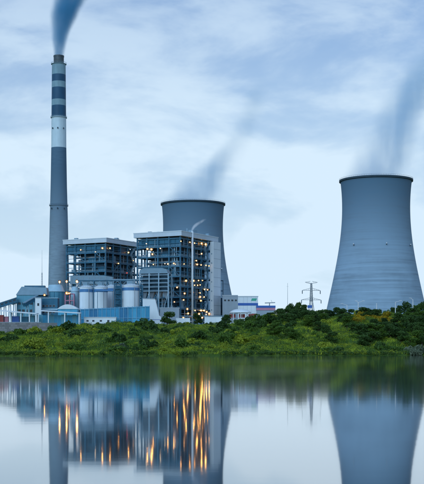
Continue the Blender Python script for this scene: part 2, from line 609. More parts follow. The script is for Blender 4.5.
for nm, y0, y1, mk in (('concrete_shaft', 332, 148, 'shaft'), ('white_band', 148, 117, 'white_band'), ('navy_band', 117, 106, 'blue_band'),
                       ('grey_band', 106, 100, 'grey_band'), ('navy_band', 100, 88, 'blue_band'), ('grey_band', 88, 82, 'grey_band'),
                       ('navy_band', 82, 75, 'blue_band'), ('grey_band', 75, 64.5, 'grey_band')):
    o = shaft(nm, y0, y1, MT[mk], seg=24 if nm == 'concrete_shaft' else 4)
    for p in o.data.polygons:
        p.use_smooth = len(p.vertices) == 4
MB().lathe([(M_(5.1, DC), cz(64.5)), (M_(5.1, DC), cz(57.2)), (M_(5.3, DC), cz(57.2)), (M_(5.3, DC), cz(55.8)), (M_(4.5, DC), cz(55.8)), (M_(4.5, DC), cz(64.5))], 48).build('flue', MT['flue'], chim)
MB().lathe([(M_(5.0, DC), cz(64.5) - .6), (cr_(64.5) - .05, cz(64.5) - .6), (cr_(64.5) - .05, cz(64.5) - .02), (M_(5.0, DC), cz(64.5) - .02), (M_(5.0, DC), cz(64.5) - .6)], 48).build('top_slab', MT['flue'], chim)
for y in (64.5, 118, 206):
    r = cr_(y)
    z = cz(y)
    pl = MB().lathe([(r - 0.1, z), (r + 0.7, z), (r + 0.7, z + 0.25), (r - 0.1, z + 0.25)], 48)
    for k in range(32):
        a = 2 * math.pi * k / 32
        pl.bar(((r + 0.6) * math.cos(a), (r + 0.6) * math.sin(a), z + 0.2), ((r + 0.6) * math.cos(a), (r + 0.6) * math.sin(a), z + 1.4), 0.1)
    pl.lathe([(r + 0.55, z + 1.3), (r + 0.65, z + 1.3), (r + 0.65, z + 1.42), (r + 0.55, z + 1.42)], 48)
    g = pl.build('gallery', MT['shaft'] if y > 150 else MT['grey_band'], chim)
for y in (130, 210):
    for a in (-2.3, -1.57, -0.8):
        r = cr_(y)
        c, s_ = math.cos(a), math.sin(a)
        MB().lathe([(0.05, cz(y)), (0.45, cz(y) + 0.1), (0.45, cz(y) + 1.1), (0.05, cz(y) + 1.3)], 10, (r + 0.5) * c, (r + 0.5) * s_).build('marker_lamp', MT['rim'], chim)

# ------------------------------------------------------------------ boiler houses
TH = R(-28)
UX = Vector((math.cos(TH), math.sin(TH), 0))
VY = Vector((-math.sin(TH), math.cos(TH), 0))


def face_pt(corner, px, py, side, off=0.9):
    """point in the local frame of a boiler house on its left (y=0) or right (x=0) face"""
    k = (px - 212) / F
    if side == 'R':
        v = (corner.x - k * corner.y) / (k * VY.y - VY.x)
        D = corner.y + v * VY.y
        loc = (off, v)
    else:
        u = (corner.x - k * corner.y) / (k * UX.y - UX.x)
        D = corner.y + u * UX.y
        loc = (u, -off)
    return Vector((loc[0], loc[1], CAM_Z + (HOR - py) / F * D - GROUND))


LV = [8.0, 16.0, 24.0, 31.5, 38.5, 45.5, 52.5, 59.5, 65.2]
BX, BY, BH = 35.0, 51.0, 66.6


def floodlight(root, p, out_dir, material, size=0.55):
    """bracket and small glowing bulb hung on the steelwork, with an added bowl that makes its halo"""
    ax_ = Vector((0.47, -0.88, -0.12)).normalized() if root.name.startswith('boiler') else Vector((0.1, -1, -0.12)).normalized()
    b = MB()
    b.bar((p.x - out_dir[0] * 1.3, p.y - out_dir[1] * 1.3, p.z + 0.55), (p.x - ax_.x * .5, p.y - ax_.y * .5, p.z + 0.1), 0.16)
    r_ = size * 1.5  # bowl added behind the bulb so its lit inside gives an orange halo
    e1 = ax_.cross(Vector((0, 0, 1))).normalized(); e2 = e1.cross(ax_)
    n_ = 10
    vs = []
    for rr_, dd in ((0.12 * r_, -.75 * r_), (.62 * r_, -.62 * r_), (r_, -.3 * r_)):
        for k in range(n_):
            t_ = 2 * math.pi * k / n_
            vs.append(p + ax_ * dd + (e1 * math.cos(t_) + e2 * math.sin(t_)) * rr_)
    fs = [(i * n_ + k, i * n_ + (k + 1) % n_, (i + 1) * n_ + (k + 1) % n_, (i + 1) * n_ + k) for i in range(2) for k in range(n_)] + [tuple(range(n_))]
    b.add(vs, fs)
    f = b.build('floodlight', MT['reflector'], root)
    c = p - ax_ * .1 * r_
    z = size * .5
    MB().lathe([(0.02, c.z - z), (z * .7, c.z - z * .7), (z, c.z), (z * .7, c.z + z * .7), (0.02, c.z + z)], 8, c.x, c.y).build('lamp', material, f)


def boiler_house(corner, label, seed, lamps):
    rg = random.Random(seed)
    root = empty('boiler_house', (corner.x, corner.y, GROUND), TH)
    tag(root, label, 'power plant building', 'open steel boiler houses')
    # roof with shallow fall and fascia
    rf = MB().box(-BX - 2, 2, -2, BY + 2, BH, BH + 3.3).build('roof', MT['roof'], root)
    MB().box(-BX - 2.25, 2.25, -2.25, BY + 2.25, BH + 3.05, BH + 3.5).build('parapet', MT['white'], rf)
    for k in range(7):
        x, y = rg.uniform(-BX + 3, -2), rg.uniform(4, BY - 4)
        MB().box(x - rg.uniform(.6, 2), x + 1, y - 1, y + 1, BH + 3.5, BH + 3.5 + rg.uniform(1.0, 3.0)).build('roof_vent', MT['duct'], rf)
    # columns
    xs_ = [0, -9, -18, -27, -BX]
    ys_ = [0, 10, 20, 30, 40, BY]
    cm = MB().box(-0.46, 0.46, -0.46, 0.46, 0, BH - 0.02).build('column', MT['steel'], root)
    first = True
    for i, x in enumerate(xs_):
        for j, y in enumerate(ys_):
            if not (i in (0, 4) or j in (0, 5) or (i in (3,) and j in (1, 2, 4))): continue
            if first:
                cm.location = (x, y, 0); first = False
            else:
                part_copy(cm, root, (x, y, 0))
    # floor beams and decks
    for z in LV:
        bxm = None
        for y in (0, 20, BY):
            MB().box(-BX, 0, y - 0.32, y + 0.32, z - 0.55, z + 0.35).build('floor_beam', MT['steel'], root)
        for x in (0, -27, -BX):
            MB().box(x - 0.3, x + 0.3, 0.33, BY - 0.33, z - 0.57, z + 0.33).build('floor_beam', MT['steel'], root)
        if z < 65:
            MB().box(-5.2, -0.35, 0.4, BY - 0.4, z + 0.02, z + 0.14).build('floor_deck', MT['deck'], root)
            MB().box(-BX + 0.4, -5.3, 0.4, 4.6, z + 0.03, z + 0.15).build('floor_deck', MT['deck'], root)
            if rg.random() < 0.5:
                MB().box(-BX + 0.4, -26, 4.7, 20, z + 0.04, z + 0.16).build('floor_deck', MT['deck'], root)
            rl = MB()
            for h in (0.6, 1.15):
                rl.bar((-BX, -0.45, z + h), (0.45, -0.45, z + h), 0.09)
                rl.bar((0.45, -0.45, z + h), (0.45, BY, z + h), 0.09)
            for k in range(18):
                rl.bar((-BX + k * 2, -0.45, z + 0.3), (-BX + k * 2, -0.45, z + 1.15), 0.08)
            for k in range(26):
                rl.bar((0.45, k * 2, z + 0.3), (0.45, k * 2, z + 1.15), 0.08)
            rl.build('handrail', MT['rail'], root)
    for za, zb in zip(LV, LV[1:]):
        zm_ = (za + zb) / 2 + rg.uniform(-.6, .6)
        MB().box(-BX + .5, -.5, -.15, .15, zm_ - .18, zm_ + .18).build('girt', MT['steel'], root)
        MB().box(-.15, .15, .5, 40, zm_ - .18, zm_ + .18).build('girt', MT['steel'], root)
    # boiler casing with buckstay belts and hopper bottom
    cs = MB().box(-24, -6, 6, 45, 17, 64).build('boiler_casing', MT['casing'], root)
    MB().add([(-24, 6, 17), (-6, 6, 17), (-6, 45, 17), (-24, 45, 17), (-17, 18, 5), (-13, 18, 5), (-13, 34, 5), (-17, 34, 5)],
             [(0, 1, 5, 4), (1, 2, 6, 5), (2, 3, 7, 6), (3, 0, 4, 7), (4, 5, 6, 7)]).build('hopper', MT['casing'], cs)
    for k in range(11):
        z = 20 + k * 4.1
        MB().box(-24.4, -5.6, 5.6, 45.4, z, z + 0.5).build('buckstay', MT['steel'], cs)
    # upper cladding band under the roof on the long left side, ribbed
    for x in range(8):
        x0 = -BX + 0.7 + x * 4.3
        MB().box(x0, x0 + 4.1, 0.4, 0.75, 59.9, 64.6).build('cladding_panel', MT['clad'], root)
    for y in range(10):
        y0 = 0.8 + y * 4.2
        if rg.random() < 0.55:
            MB().box(-0.8, -0.45, y0, y0 + 4.0, 60.0, 64.5).build('cladding_panel', MT['dark_steel'], root)
    # scattered infill panels between floors
    for k in range(26):
        i = rg.randrange(0, 8)
        z0 = LV[i] + 0.3
        h = rg.uniform(0.35, 1.0) * (LV[i + 1] - LV[i] - 0.9)
        m_ = MT[rg.choice(['clad', 'casing', 'dark_steel', 'duct', 'casing'])]
        if rg.random() < 0.45:
            x0 = rg.choice([-26.4, -17.4, -8.4]) + rg.uniform(0, 1.5)
            MB().box(x0, x0 + rg.uniform(3, 7.5), 1.0 + k * 0.03, 1.4 + k * 0.03, z0, z0 + h).build('infill_panel', m_, root)
        else:
            y0 = rg.choice([0.8, 10.8, 20.8, 30.8]) + rg.uniform(0, 2)
            MB().box(-1.5 - k * 0.03, -1.1 - k * 0.03, y0, y0 + rg.uniform(3, 7), z0, z0 + h).build('infill_panel', m_, root)
    # equipment blocks and drums on the floors
    for k in range(30):
        i = rg.randrange(0, 8)
        z0 = LV[i] + 0.15
        y0 = rg.uniform(1, 42)
        s = rg.uniform(1.2, 3.0)
        m_ = MT[rg.choice(['duct', 'grey', 'teal', 'steel', 'dark_steel'])]
        if rg.random() < 0.5:
            MB().box(-5, -2.2, y0, y0 + s * 1.4, z0, z0 + s).build('equipment', m_, root)
        else:
            MB().tube((-3.5, y0, z0 + s / 2), (-3.5, y0 + s * 2.2, z0 + s / 2), s / 2, 12).build('equipment', m_, root)
    for k in range(14):
        i = rg.randrange(0, 8)
        z0 = LV[i] + 0.15
        x0 = rg.uniform(-33, -6)
        s = rg.uniform(1.2, 2.8)
        MB().box(x0, x0 + s * 1.5, 2, 4.2, z0, z0 + s).build('equipment', MT[rg.choice(['duct', 'grey', 'steel', 'dark_steel'])], root)
    # bracing
    for a, b in ((0, 1), (2, 3)):
        for i in (1, 3, 5, 7):
            MB().bar((xs_[a], 0.05, LV[i - 1]), (xs_[b], 0.05, LV[i]), 0.5).build('brace', MT['steel'], root)
    for a, b in ((1, 2), (3, 4)):
        for i in (2, 4, 6):
            MB().bar((-0.05, ys_[a], LV[i - 1]), (-0.05, ys_[b], LV[i]), 0.5).build('brace', MT['steel'], root)
            MB().bar((-0.05, ys_[b], LV[i - 1]), (-0.05, ys_[a], LV[i]), 0.5).build('brace', MT['steel'], root)
    # secondary posts, half-height walkways and cable trays
    for k in range(22):
        i = rg.randrange(0, 8)
        x = -BX + rg.uniform(1, 33)
        MB().box(x - .16, x + .16, -.2, .12, LV[i] + .36, LV[i + 1] - .56).build('secondary_post', MT[rg.choice(['steel', 'clad', 'rail'])], root)
        y = rg.uniform(1, 48); i = rg.randrange(0, 8)
        MB().box(-.12, .2, y - .16, y + .16, LV[i] + .34, LV[i + 1] - .58).build('secondary_post', MT[rg.choice(['steel', 'clad', 'rail'])], root)
    for k in range(16):
        i = rg.randrange(0, 8); z = LV[i] + rg.uniform(2.2, 5.0)
        if k % 2:
            x = -BX + rg.choice([0, 8, 17]); l = rg.choice([9, 17.5])
            MB().box(x + .5, x + l, .5, 1.5, z, z + .18).box(x + .5, x + l, .42, .5, z + .9, z + 1.0).build('walkway', MT['rail' if k % 3 == 0 else 'deck'], root)
        else:
            y = rg.choice([0, 10, 20, 30]); l = rg.choice([10, 20])
            MB().box(-1.5, -.5, y + .5, y + l, z, z + .18).box(-.5, -.42, y + .5, y + l, z + .9, z + 1.0).build('walkway', MT['rail' if k % 3 == 0 else 'deck'], root)
    for k in range(7):
        i = rg.randrange(0, 7); z = LV[i] + rg.uniform(1.5, 5)
        r = rg.uniform(.3, .8)
        MB().tube((-4.4, rg.uniform(1, 12), z), (-4.4, rg.uniform(26, 44), z + rg.uniform(-1, 1)), r, 10).build('steam_pipe', MT[rg.choice(['duct', 'galv', 'grey'])], root, smooth=True)
        i = rg.randrange(2, 8); z = LV[i] + rg.uniform(1.5, 5)
        MB().tube((rg.uniform(-34, -24), 4.2, z), (rg.uniform(-12, -1), 4.2, z + rg.uniform(-1, 1)), r, 10).build('steam_pipe', MT[rg.choice(['duct', 'galv', 'grey'])], root, smooth=True)
    # pipes
    for k in range(16):
        y = rg.uniform(2, 38); r = rg.uniform(0.2, 0.55)
        z0, z1 = sorted((rg.uniform(2, 60), rg.uniform(2, 60)))
        MB().tube((-1.9, y, z0), (-1.9, y, z1 + 4), r, 8).build('steam_pipe', MT[rg.choice(['duct', 'galv', 'dark_steel', 'rail'])], root)
    for k in range(12):
        x = rg.uniform(-33, -3); r = rg.uniform(0.2, 0.6)
        z0, z1 = sorted((rg.uniform(2, 60), rg.uniform(2, 60)))
        MB().tube((x, 1.7, z0), (x, 1.7, z1 + 4), r, 8).build('steam_pipe', MT[rg.choice(['duct', 'galv', 'dark_steel', 'rail'])], root)
    # stair flights climbing the right face
    for i in range(8):
        za, zb = LV[i] + 0.2, LV[i + 1] + 0.2
        ya, yb = (33, 39) if i % 2 else (39, 33)
        st = MB()
        for xo in (0.75, 1.75):
            st.bar((xo, ya, za), (xo, yb, zb), 0.14, 0.4)
            st.bar((xo, ya, za + 1), (xo, yb, zb + 1), 0.09)
        for k in range(12):
            t = (k + 0.5) / 12
            st.box(0.82, 1.68, ya + (yb - ya) * t - 0.2, ya + (yb - ya) * t + 0.2, za + (zb - za) * t - 0.05, za + (zb - za) * t + 0.05)
        st.build('stair_flight', MT['rail'], root)
    for px, py, side, mk, sz in lamps:
        p = face_pt(corner, px, py, side)
        sz *= rg.uniform(.6, 1.0)
        floodlight(root, p, (1, 0) if side == 'R' else (0, -1), MT[mk], sz)
    return root


C2 = Vector((-22.0, 800.0, 0))
C1 = Vector((-78.6, 850.0, 0))
H_, W_, K_ = 'lamp_hot', 'lamp', 'lamp_white'
lamps2 = [(179.8, 241.3, 'R', H_, .6), (188.8, 242.3, 'R', H_, .6), (193.5, 243.2, 'R', H_, .55), (200.5, 243.5, 'R', H_, .75), (204.5, 244.3, 'R', H_, .75),
          (200.5, 253.8, 'R', H_, .65), (195.2, 260.7, 'R', H_, .7), (183, 264, 'R', W_, .45), (191, 264, 'R', W_, .5), (196, 264.5, 'R', H_, .6),
          (200, 265, 'R', W_, .5), (205, 265.5, 'R', H_, .6), (208, 266, 'R', W_, .5), (185, 280.8, 'R', H_, .75), (192.5, 280.8, 'R', H_, .6),
          (197.5, 280.5, 'R', W_, .55), (201.5, 280.5, 'R', W_, .55), (193.5, 285.2, 'R', H_, .6), (199, 285, 'R', H_, .6), (196.5, 285.3, 'R', W_, .5),
          (203.5, 289.5, 'R', H_, .6), (206.5, 289.8, 'R', W_, .55), (183.5, 293.5, 'R', H_, .6), (199, 293, 'R', H_, .6), (192, 292.5, 'R', W_, .5),
          (199, 297, 'R', H_, .65), (203, 297, 'R', W_, .55), (199.8, 300.7, 'R', H_, .7), (182.5, 300, 'R', H_, .6), (194, 310.5, 'R', H_, .7),
          (200, 310.5, 'R', H_, .65), (203, 310.5, 'R', H_, .65), (187, 313.5, 'R', H_, .6), (193, 315, 'R', H_, .65), (198, 314, 'R', H_, .65),
          (205, 314.5, 'R', H_, .65), (189, 316.5, 'R', W_, .6), (208, 316, 'R', W_, .6),
          (148, 249, 'L', H_, .65), (152, 249.5, 'L', H_, .7), (153, 254.3, 'L', H_, .6), (161, 248.5, 'L', K_, .55), (154, 264.5, 'L', H_, .55),
          (168.5, 264, 'L', H_, .65), (174.5, 263.5, 'L', H_, .65), (147, 243.8, 'L', K_, .6), (177.7, 287.5, 'L', H_, .7), (176, 264.3, 'L', W_, .4),  # the pale one under the roof stands in for a window
          (165.5, 263.8, 'L', K_, .45), (175, 302, 'L', W_, .5)]
lamps1 = [(81.5, 250, 'L', H_, .65), (103, 248.3, 'L', H_, .65), (109, 248.3, 'R', H_, .7), (127.5, 252.5, 'R', H_, .6), (132.5, 260.5, 'R', W_, .5),
          (117.5, 263.5, 'R', W_, .55), (113, 279.5, 'R', 'lamp_red', .7), (136, 268, 'R', K_, .45), (126, 273, 'R', 'lamp_red', .5), (96, 252, 'L', K_, .4)]
b2 = boiler_house(C2, 'right open steel boiler house with many orange lamps and white lift shaft', 11, lamps2)
b1 = boiler_house(C1, 'left open steel boiler house between the chimney and brighter-lit boiler house', 23, lamps1)
# white lift shaft and riser pipe only on the right-hand house
ls = MB().box(1.2, 4.2, 41.5, 52.6, 0, BH - 0.6).build('lift_shaft', MT['white'], b2)
for k in range(9):
    MB().box(4.2, 4.27, 41.5, 52.6, 6.8 * k + 6, 6.8 * k + 6.18).build('panel_joint', MT['grey'], ls)
    MB().box(2.3, 2.9, 41.42, 41.5, 6.8 * k + 2.2, 6.8 * k + 3.2).build('window', MT['duct'], ls)
rp = MB().tube((1.9, 13.8, 1), (1.9, 13.8, BH + 4.2), 0.75, 16).build('riser_pipe', MT['white'], b2, smooth=True)
for k in range(8):
    MB().box(0, 2.3, 13.4, 14.2, LV[k] - 0.3, LV[k] + 0.1).build('pipe_clamp', MT['steel'], rp)
MB().tube((-4, 17, BH + 3.4), (-4, 17, BH + 7.0), 0.7, 12).build('vent_pipe', MT['duct'], b2)
MB().box(-7, -3, 24, 30, BH + 3.5, BH + 6.5).build('roof_vent', MT['duct'], b2)
# the side frame and vertical duct standing right of the lift shaft
sd = P(219.5, 312, 855)
sf = empty('steel_side_frame', (sd.x, 855, GROUND))
tag(sf, 'narrow dark steel frame with a duct right of the white lift shaft', 'steel frame')
for dx in (-2.3, 2.6):
    for dy in (0, 4):
        MB().box(dx - 0.22, dx + 0.22, dy - 0.22, dy + 0.22, 0, 39).build('post', MT['dark_steel'], sf)
for z in (8, 16, 22, 31, 38.6):
    for dy in (0, 4):
        MB().box(-2.08, 2.38, dy - 0.16, dy + 0.16, z, z + 0.4).build('cross_beam', MT['dark_steel'], sf)
MB().tube((0.9, 2, 0), (0.9, 2, 26), 1.3, 14).build('duct', MT['dark_steel'], sf, smooth=True)
MB().box(-1.2, 2.0, 0.6, 3.4, 15, 21).build('duct_box', MT['dark_steel'], sf)

# ------------------------------------------------------------------ hopper gallery in front of the right boiler house
Dg = 765
g0 = P(154, 280, Dg)
gal = empty('filter_gallery', (g0.x, Dg, GROUND), R(-12))
tag(gal, 'railed filter gallery with rounded grey drum beside the right boiler house', 'plant equipment')
gw = M_(29.5, Dg) / 2
zt_, zb_ = CAM_Z + (HOR - 275) / F * Dg - GROUND, CAM_Z + (HOR - 291) / F * Dg - GROUND
for x in np.linspace(-gw, gw, 4):
    for y in (0, 9):
        MB().box(x - 0.35, x + 0.35, y - 0.35, y + 0.35, 0, zt_ + 1).build('post', MT['rail'], gal)
for z in np.linspace(zb_, zt_, 5):
    for y in (0, 9):
        MB().box(-gw + 0.36, gw - 0.36, y - 0.2, y + 0.2, z - 0.25, z + 0.25).build('rail_beam', MT['rail'], gal)
    MB().box(-gw + 0.3, gw - 0.3, 0.3, 8.7, z + 0.27, z + 0.36).build('floor_deck', MT['deck'], gal)
MB().box(-gw + 1.5, gw - 1.5, 2, 7.5, zb_ + 0.4, zt_ - 0.4).build('filter_casing', MT['casing'], gal)
drm = MB()
n_ = 16
drm.prism([(-gw - 0.6, zt_ + 1.0), (-gw - 0.2, zt_ + 3.4), (-gw + 2.5, zt_ + 4.6), (gw - 4, zt_ + 4.6), (gw - 1.5, zt_ + 3.6), (gw - 0.4, zt_ + 1.0)], 0.5, 8.5)
drm.build('drum', MT['duct'], gal)
for k in range(4):
    x = -gw + (k + 0.5) * gw / 2
    MB().add([(x - 2.2, 2.3, zb_ - 0.3), (x + 2.2, 2.3, zb_ - 0.3), (x + 2.2, 7, zb_ - 0.3), (x - 2.2, 7, zb_ - 0.3), (x - .4, 4, zb_ - 5), (x + .4, 4, zb_ - 5), (x + .4, 5, zb_ - 5), (x - .4, 5, zb_ - 5)],
             [(0, 1, 5, 4), (1, 2, 6, 5), (2, 3, 7, 6), (3, 0, 4, 7), (4, 5, 6, 7), (3, 2, 1, 0)]).build('hopper', MT['grey'], gal)
for k in range(3):
    MB().bar((-gw + k * 2 * gw / 3, -0.05, 0.5), (-gw + (k + 1) * 2 * gw / 3, -0.05, zb_ - 0.6), 0.35).build('brace', MT['rail'], gal)

# big flue duct in front of the left boiler house
Dd = 815
fd0 = P(70, 283.5, Dd); fd1 = P(113, 283.5, Dd)
fd = empty('flue_gas_duct', ((fd0.x + fd1.x) / 2, Dd, GROUND), R(-4))
tag(fd, 'long grey flue duct on legs below the left boiler house', 'duct')
hw_ = (fd1.x - fd0.x) / 2
zb2 = CAM_Z + (HOR - 284) / F * Dd - GROUND
zt2 = CAM_Z + (HOR - 275.5) / F * Dd - GROUND
MB().prism([(-hw_, zb2), (hw_, zb2), (hw_, zt2 - 1.0), (hw_ * 0.5, zt2), (-hw_, zt2)], 0, 7).build('duct_body', MT['duct'], fd)
for k in range(8):
    x = -hw_ + 1 + k * (2 * hw_ - 2) / 7
    MB().box(x - 0.15, x + 0.15, -0.25, -0.01, zb2 - 0.2, zt2 - 1.1).build('stiffener', MT['grey'], fd)
for k in range(5):
    x = -hw_ + 1.5 + k * (2 * hw_ - 3) / 4
    for y in (1, 6):
        MB().box(x - 0.4, x + 0.4, y - 0.4, y + 0.4, 0, zb2 - 0.01).build('leg', MT['steel'], fd)

# ------------------------------------------------------------------ silos
Ds = 740


def silo(pxc, hw, ytop, D, label, stair=False):
    c = P(pxc, 320, D)
    r = M_(hw, D)
    H = CAM_Z + (HOR - ytop) / F * D - GROUND
    root = empty('storage_silo', (c.x, D, GROUND))
    tag(root, label, 'silo', 'white silos behind the blue fence')
    MB().lathe([(r, 0), (r, H - 3.2)], 40).build('wall', MT['silo'], root, smooth=True)
    MB().lathe([(r, H - 3.2), (r + 0.12, H - 3.2), (r + 0.12, H - 1.3), (r, H - 1.3)], 40).build('blue_band', MT['silo_band'], root)
    MB().lathe([(r, H - 1.3), (r, H - 0.4), (r + 0.25, H - 0.4), (r + 0.25, H), (r * 0.45, H + 1.1), (0.2, H + 1.3)], 40).build('roof', MT['silo'], root)
    top = MB().box(-r * 0.45, r * 0.25, -1.2, 1.2, H + 0.9, H + 3.2)
    top.tube((r * 0.4, -0.5, H + 0.5), (r * 0.4, -0.5, H + 3.6), 0.45, 10)
    top.build('filter_unit', MT['duct'], root)
    rl = MB()
    for h in (0.6, 1.15):
        rl.lathe([(r + 0.1, H + h), (r + 0.18, H + h), (r + 0.18, H + h + 0.08), (r + 0.1, H + h + 0.08)], 40)
    for k in range(20):
        a = 2 * math.pi * k / 20
        rl.bar(((r + .14) * math.cos(a), (r + .14) * math.sin(a), H), ((r + .14) * math.cos(a), (r + .14) * math.sin(a), H + 1.2), 0.08)
    rl.build('handrail', MT['rail'], root)
    for k in range(4):
        MB().lathe([(r + 0.004, 4 + k * 5.2), (r + 0.05, 4 + k * 5.2), (r + 0.05, 4.15 + k * 5.2), (r + 0.004, 4.15 + k * 5.2)], 40).build('seam', MT['silo'], root)
    pd = MB().tube((r * 0.5, -r * 0.95, 0), (r * 0.5, -r * 0.95, H - 1), 0.16, 8).build('fill_pipe', MT['galv'], root)
    return root


silo(86.2, 6.7, 287.3, Ds, 'leftmost of the white silos behind the blue fence')
silo(100.8, 6.8, 287.3, Ds + 1, 'second white silo from the left behind the blue fence')
silo(111.5, 5.0, 286.5, Ds + 14, 'slim white silo partly hidden behind the dark stair tower')
silo(130.8, 8.7, 285.8, Ds, 'widest white silo right of the dark stair tower')
# blue cross pipe between second and third silo
br = P(103, 290.6, Ds - 8)


def stair_tower(px0, px1, ytop, D, label):
    c = P((px0 + px1) / 2, 320, D)
    hw = M_(px1 - px0, D) / 2
    H = CAM_Z + (HOR - ytop) / F * D - GROUND
    root = empty('stair_tower', (c.x, D, GROUND))
    tag(root, label, 'stair tower', 'steel stair towers')
    for x in (-hw, hw):
        for y in (0, 4):
            MB().box(x - 0.2, x + 0.2, y - 0.2, y + 0.2, 0, H).build('post', MT['steel'], root)
    n = int(H // 3)
    for k in range(n + 1):
        z = k * H / n
        for y in (0, 4):
            MB().box(-hw + 0.21, hw - 0.21, y - 0.12, y + 0.12, z - 0.15, z + 0.12).build('cross_beam', MT['steel'], root)
        if k < n:
            s = 1 if k % 2 else -1
            f = MB()
            for y in (1.2, 2.2):
                f.bar((-s * (hw - .3), y, z), (s * (hw - .3), y, z + H / n), 0.12, 0.35)
            for q in range(9):
                t = (q + .5) / 9
                x = -s * (hw - .3) * (1 - 2 * t)
                f.box(x - .15, x + .15, 1.27, 2.13, z + t * H / n - .04, z + t * H / n + .04)
            f.build('stair_flight', MT['clad'], root)
            MB().box(-hw, hw, 3.0, 3.9, z + 0.14, z + 0.22).build('landing', MT['deck'], root)
    MB().box(-hw + 0.3, hw - 0.3, 4.25, 4.4, 0, H - 1).build('back_panel', MT['clad'], root)
    return root


stair_tower(114.3, 121.4, 283.5, Ds - 5, 'wide blue steel stair tower between the slim and widest silo')
stair_tower(139.8, 142.6, 285, Ds - 3, 'narrow blue steel stair tower right of the widest silo')
pg = empty('pipe_bridge', (br.x, Ds - 8, br.z))
tag(pg, 'short blue pipe bridge across the second silo', 'pipe')
MB().tube((-4.5, 0, 0), (6.5, 0, 0), 0.55, 12).build('pipe', MT['silo_band'], pg)
for x in (-3.5, 6.0):
    MB().box(x - .15, x + .15, -.15, .15, -br.z + GROUND, -0.56).build('leg', MT['steel'], pg)

# ------------------------------------------------------------------ blue wind fence
Df = 705
fa = P(80.5, 309, Df); fb = P(149.6, 306, Df - 6)
root = empty('wind_fence', (fa.x, Df, GROUND))
tag(root, 'tall blue sheet fence in front of the white silos', 'fence')
n = 16
fw = (fb.x - fa.x) / n
for k in range(n + 1):
    t = k / n
    H = (fa.z - GROUND) * (1 - t) + (fb.z - GROUND) * t
    MB().box(k * fw - 0.13, k * fw + 0.13, -0.28 - 6 * t, 0.0 - 6 * t, -2, H + 0.3).build('post', MT['fence_post'], root)
    if k < n:
        for i in range(2):
            z0 = -2 if i == 0 else H * 0.5 + 0.03
            z1 = H * 0.5 - 0.03 if i == 0 else H
            dy = rnd.uniform(-0.05, 0.05) - 6 * t
            q = MB().box(k * fw + 0.15, (k + 1) * fw - 0.15, 0.08 + dy, 0.18 + dy, z0, z1)
            for c in range(4):
                xx = k * fw + 0.35 + c * (fw - 0.5) / 4
                q.box(xx, xx + 0.18, 0.03 + dy, 0.081 + dy, z0 + 0.05, z1 - 0.05)
            q.build('sheet', MT[rnd.choice(['fence', 'fence', 'fence_b', 'fence_c'])], root)
for i in (0.02, 0.5, 0.97):
    MB().bar((0, -0.32, (fa.z - GROUND) * i), (fb.x - fa.x, -6.32, (fb.z - GROUND) * i), 0.12, 0.22).build('rail', MT['fence_post'], root)


def shed(name, x0, x1, y, depth, z0, z1, label, cat, wm='white', roof='roof', windows=(), door=None, rz=0.0, ridge=0.0, over=0.3, group=None, stripe=None):
    """rectangular building with own walls, roof, openings; x,z in metres"""
    cx = (x0 + x1) / 2
    w = (x1 - x0) / 2
    h = z1 - z0
    root = empty(name, (cx, y, z0), rz)
    tag(root, label, cat, group)
    MB().box(-w, w, 0, depth, 0, h).build('wall', MT[wm], root)
    if ridge:
        rf = MB().prism([(-w - over, h + 0.01), (w + over, h + 0.01), (w + over, h + 0.25), (0, h + ridge), (-w - over, h + 0.25)], -over, depth + over)
    else:
        rf = MB().box(-w - over, w + over, -over, depth + over, h + 0.01, h + 0.4)
    rf.build('roof', MT[roof], root)
    for (wx, wz, ww, wh) in windows:
        f = MB().box(wx - ww / 2 - .1, wx + ww / 2 + .1, -0.08, -0.004, wz - wh / 2 - .1, wz + wh / 2 + .1).build('window', MT['grey'], root)
        MB().box(wx - ww / 2, wx + ww / 2, -0.1, -0.085, wz - wh / 2, wz + wh / 2).build('pane', MT['glass'], f)
    if door:
        dx, dw, dh = door
        MB().box(dx - dw / 2, dx + dw / 2, -0.07, -0.004, 0.02, dh).build('door', MT['teal'], root)
    if stripe:
        z_a, z_b, mk = stripe
        MB().box(-w - 0.03, w + 0.03, -0.05, depth + 0.03, z_a, z_b).build('stripe', MT[mk], root)
    return root


# low white store in front of the fence
a = P(84, 324, 690); b = P(116, 317, 690)
shed('low_store', a.x, b.x, 690, 5, a.z - 2.5, b.z - 0.4, 'long low white store at the foot of the blue fence', 'building',
     windows=[(x, 4.4, 1.2, .9) for x in (-7.5, -4, 0.5, 5)], door=(8, 1.2, 4.4))
# white block behind the fence end with one dark window
a = P(142.3, 322, 712); b = P(158.3, 298, 712)
wb = empty('white_block', ((a.x + b.x) / 2, 716, GROUND))
tag(wb, 'white sloped-shouldered building beside the blue fence end', 'building')
w = (b.x - a.x) / 2
h = b.z - GROUND
MB().prism([(-w, -2), (w + 1.6, -2), (w + 1.6, h * 0.40), (w + 0.2, h * 0.45), (w - 2.2, h - 0.6), (-w, h - 0.3)], 0, 10).build('wall', MT['white'], wb)
MB().prism([(-w - .2, h - 0.29), (w - 2.1, h - 0.59), (w - 2.1, h - 0.2), (-w - .2, h + 0.1)], -0.2, 10.2).build('roof', MT['grey'], wb)
f = MB().box(1.0, 2.6, -0.08, -0.005, 2.8, 4.8).build('window', MT['grey'], wb)
MB().box(1.12, 2.48, -0.1, -0.085, 2.92, 4.68).build('pane', MT['glass'], f)
MB().box(-w + .1, w + 1.5, -0.07, -0.006, 6.0, 6.25).build('pipe_ledge', MT['stripe'], wb)
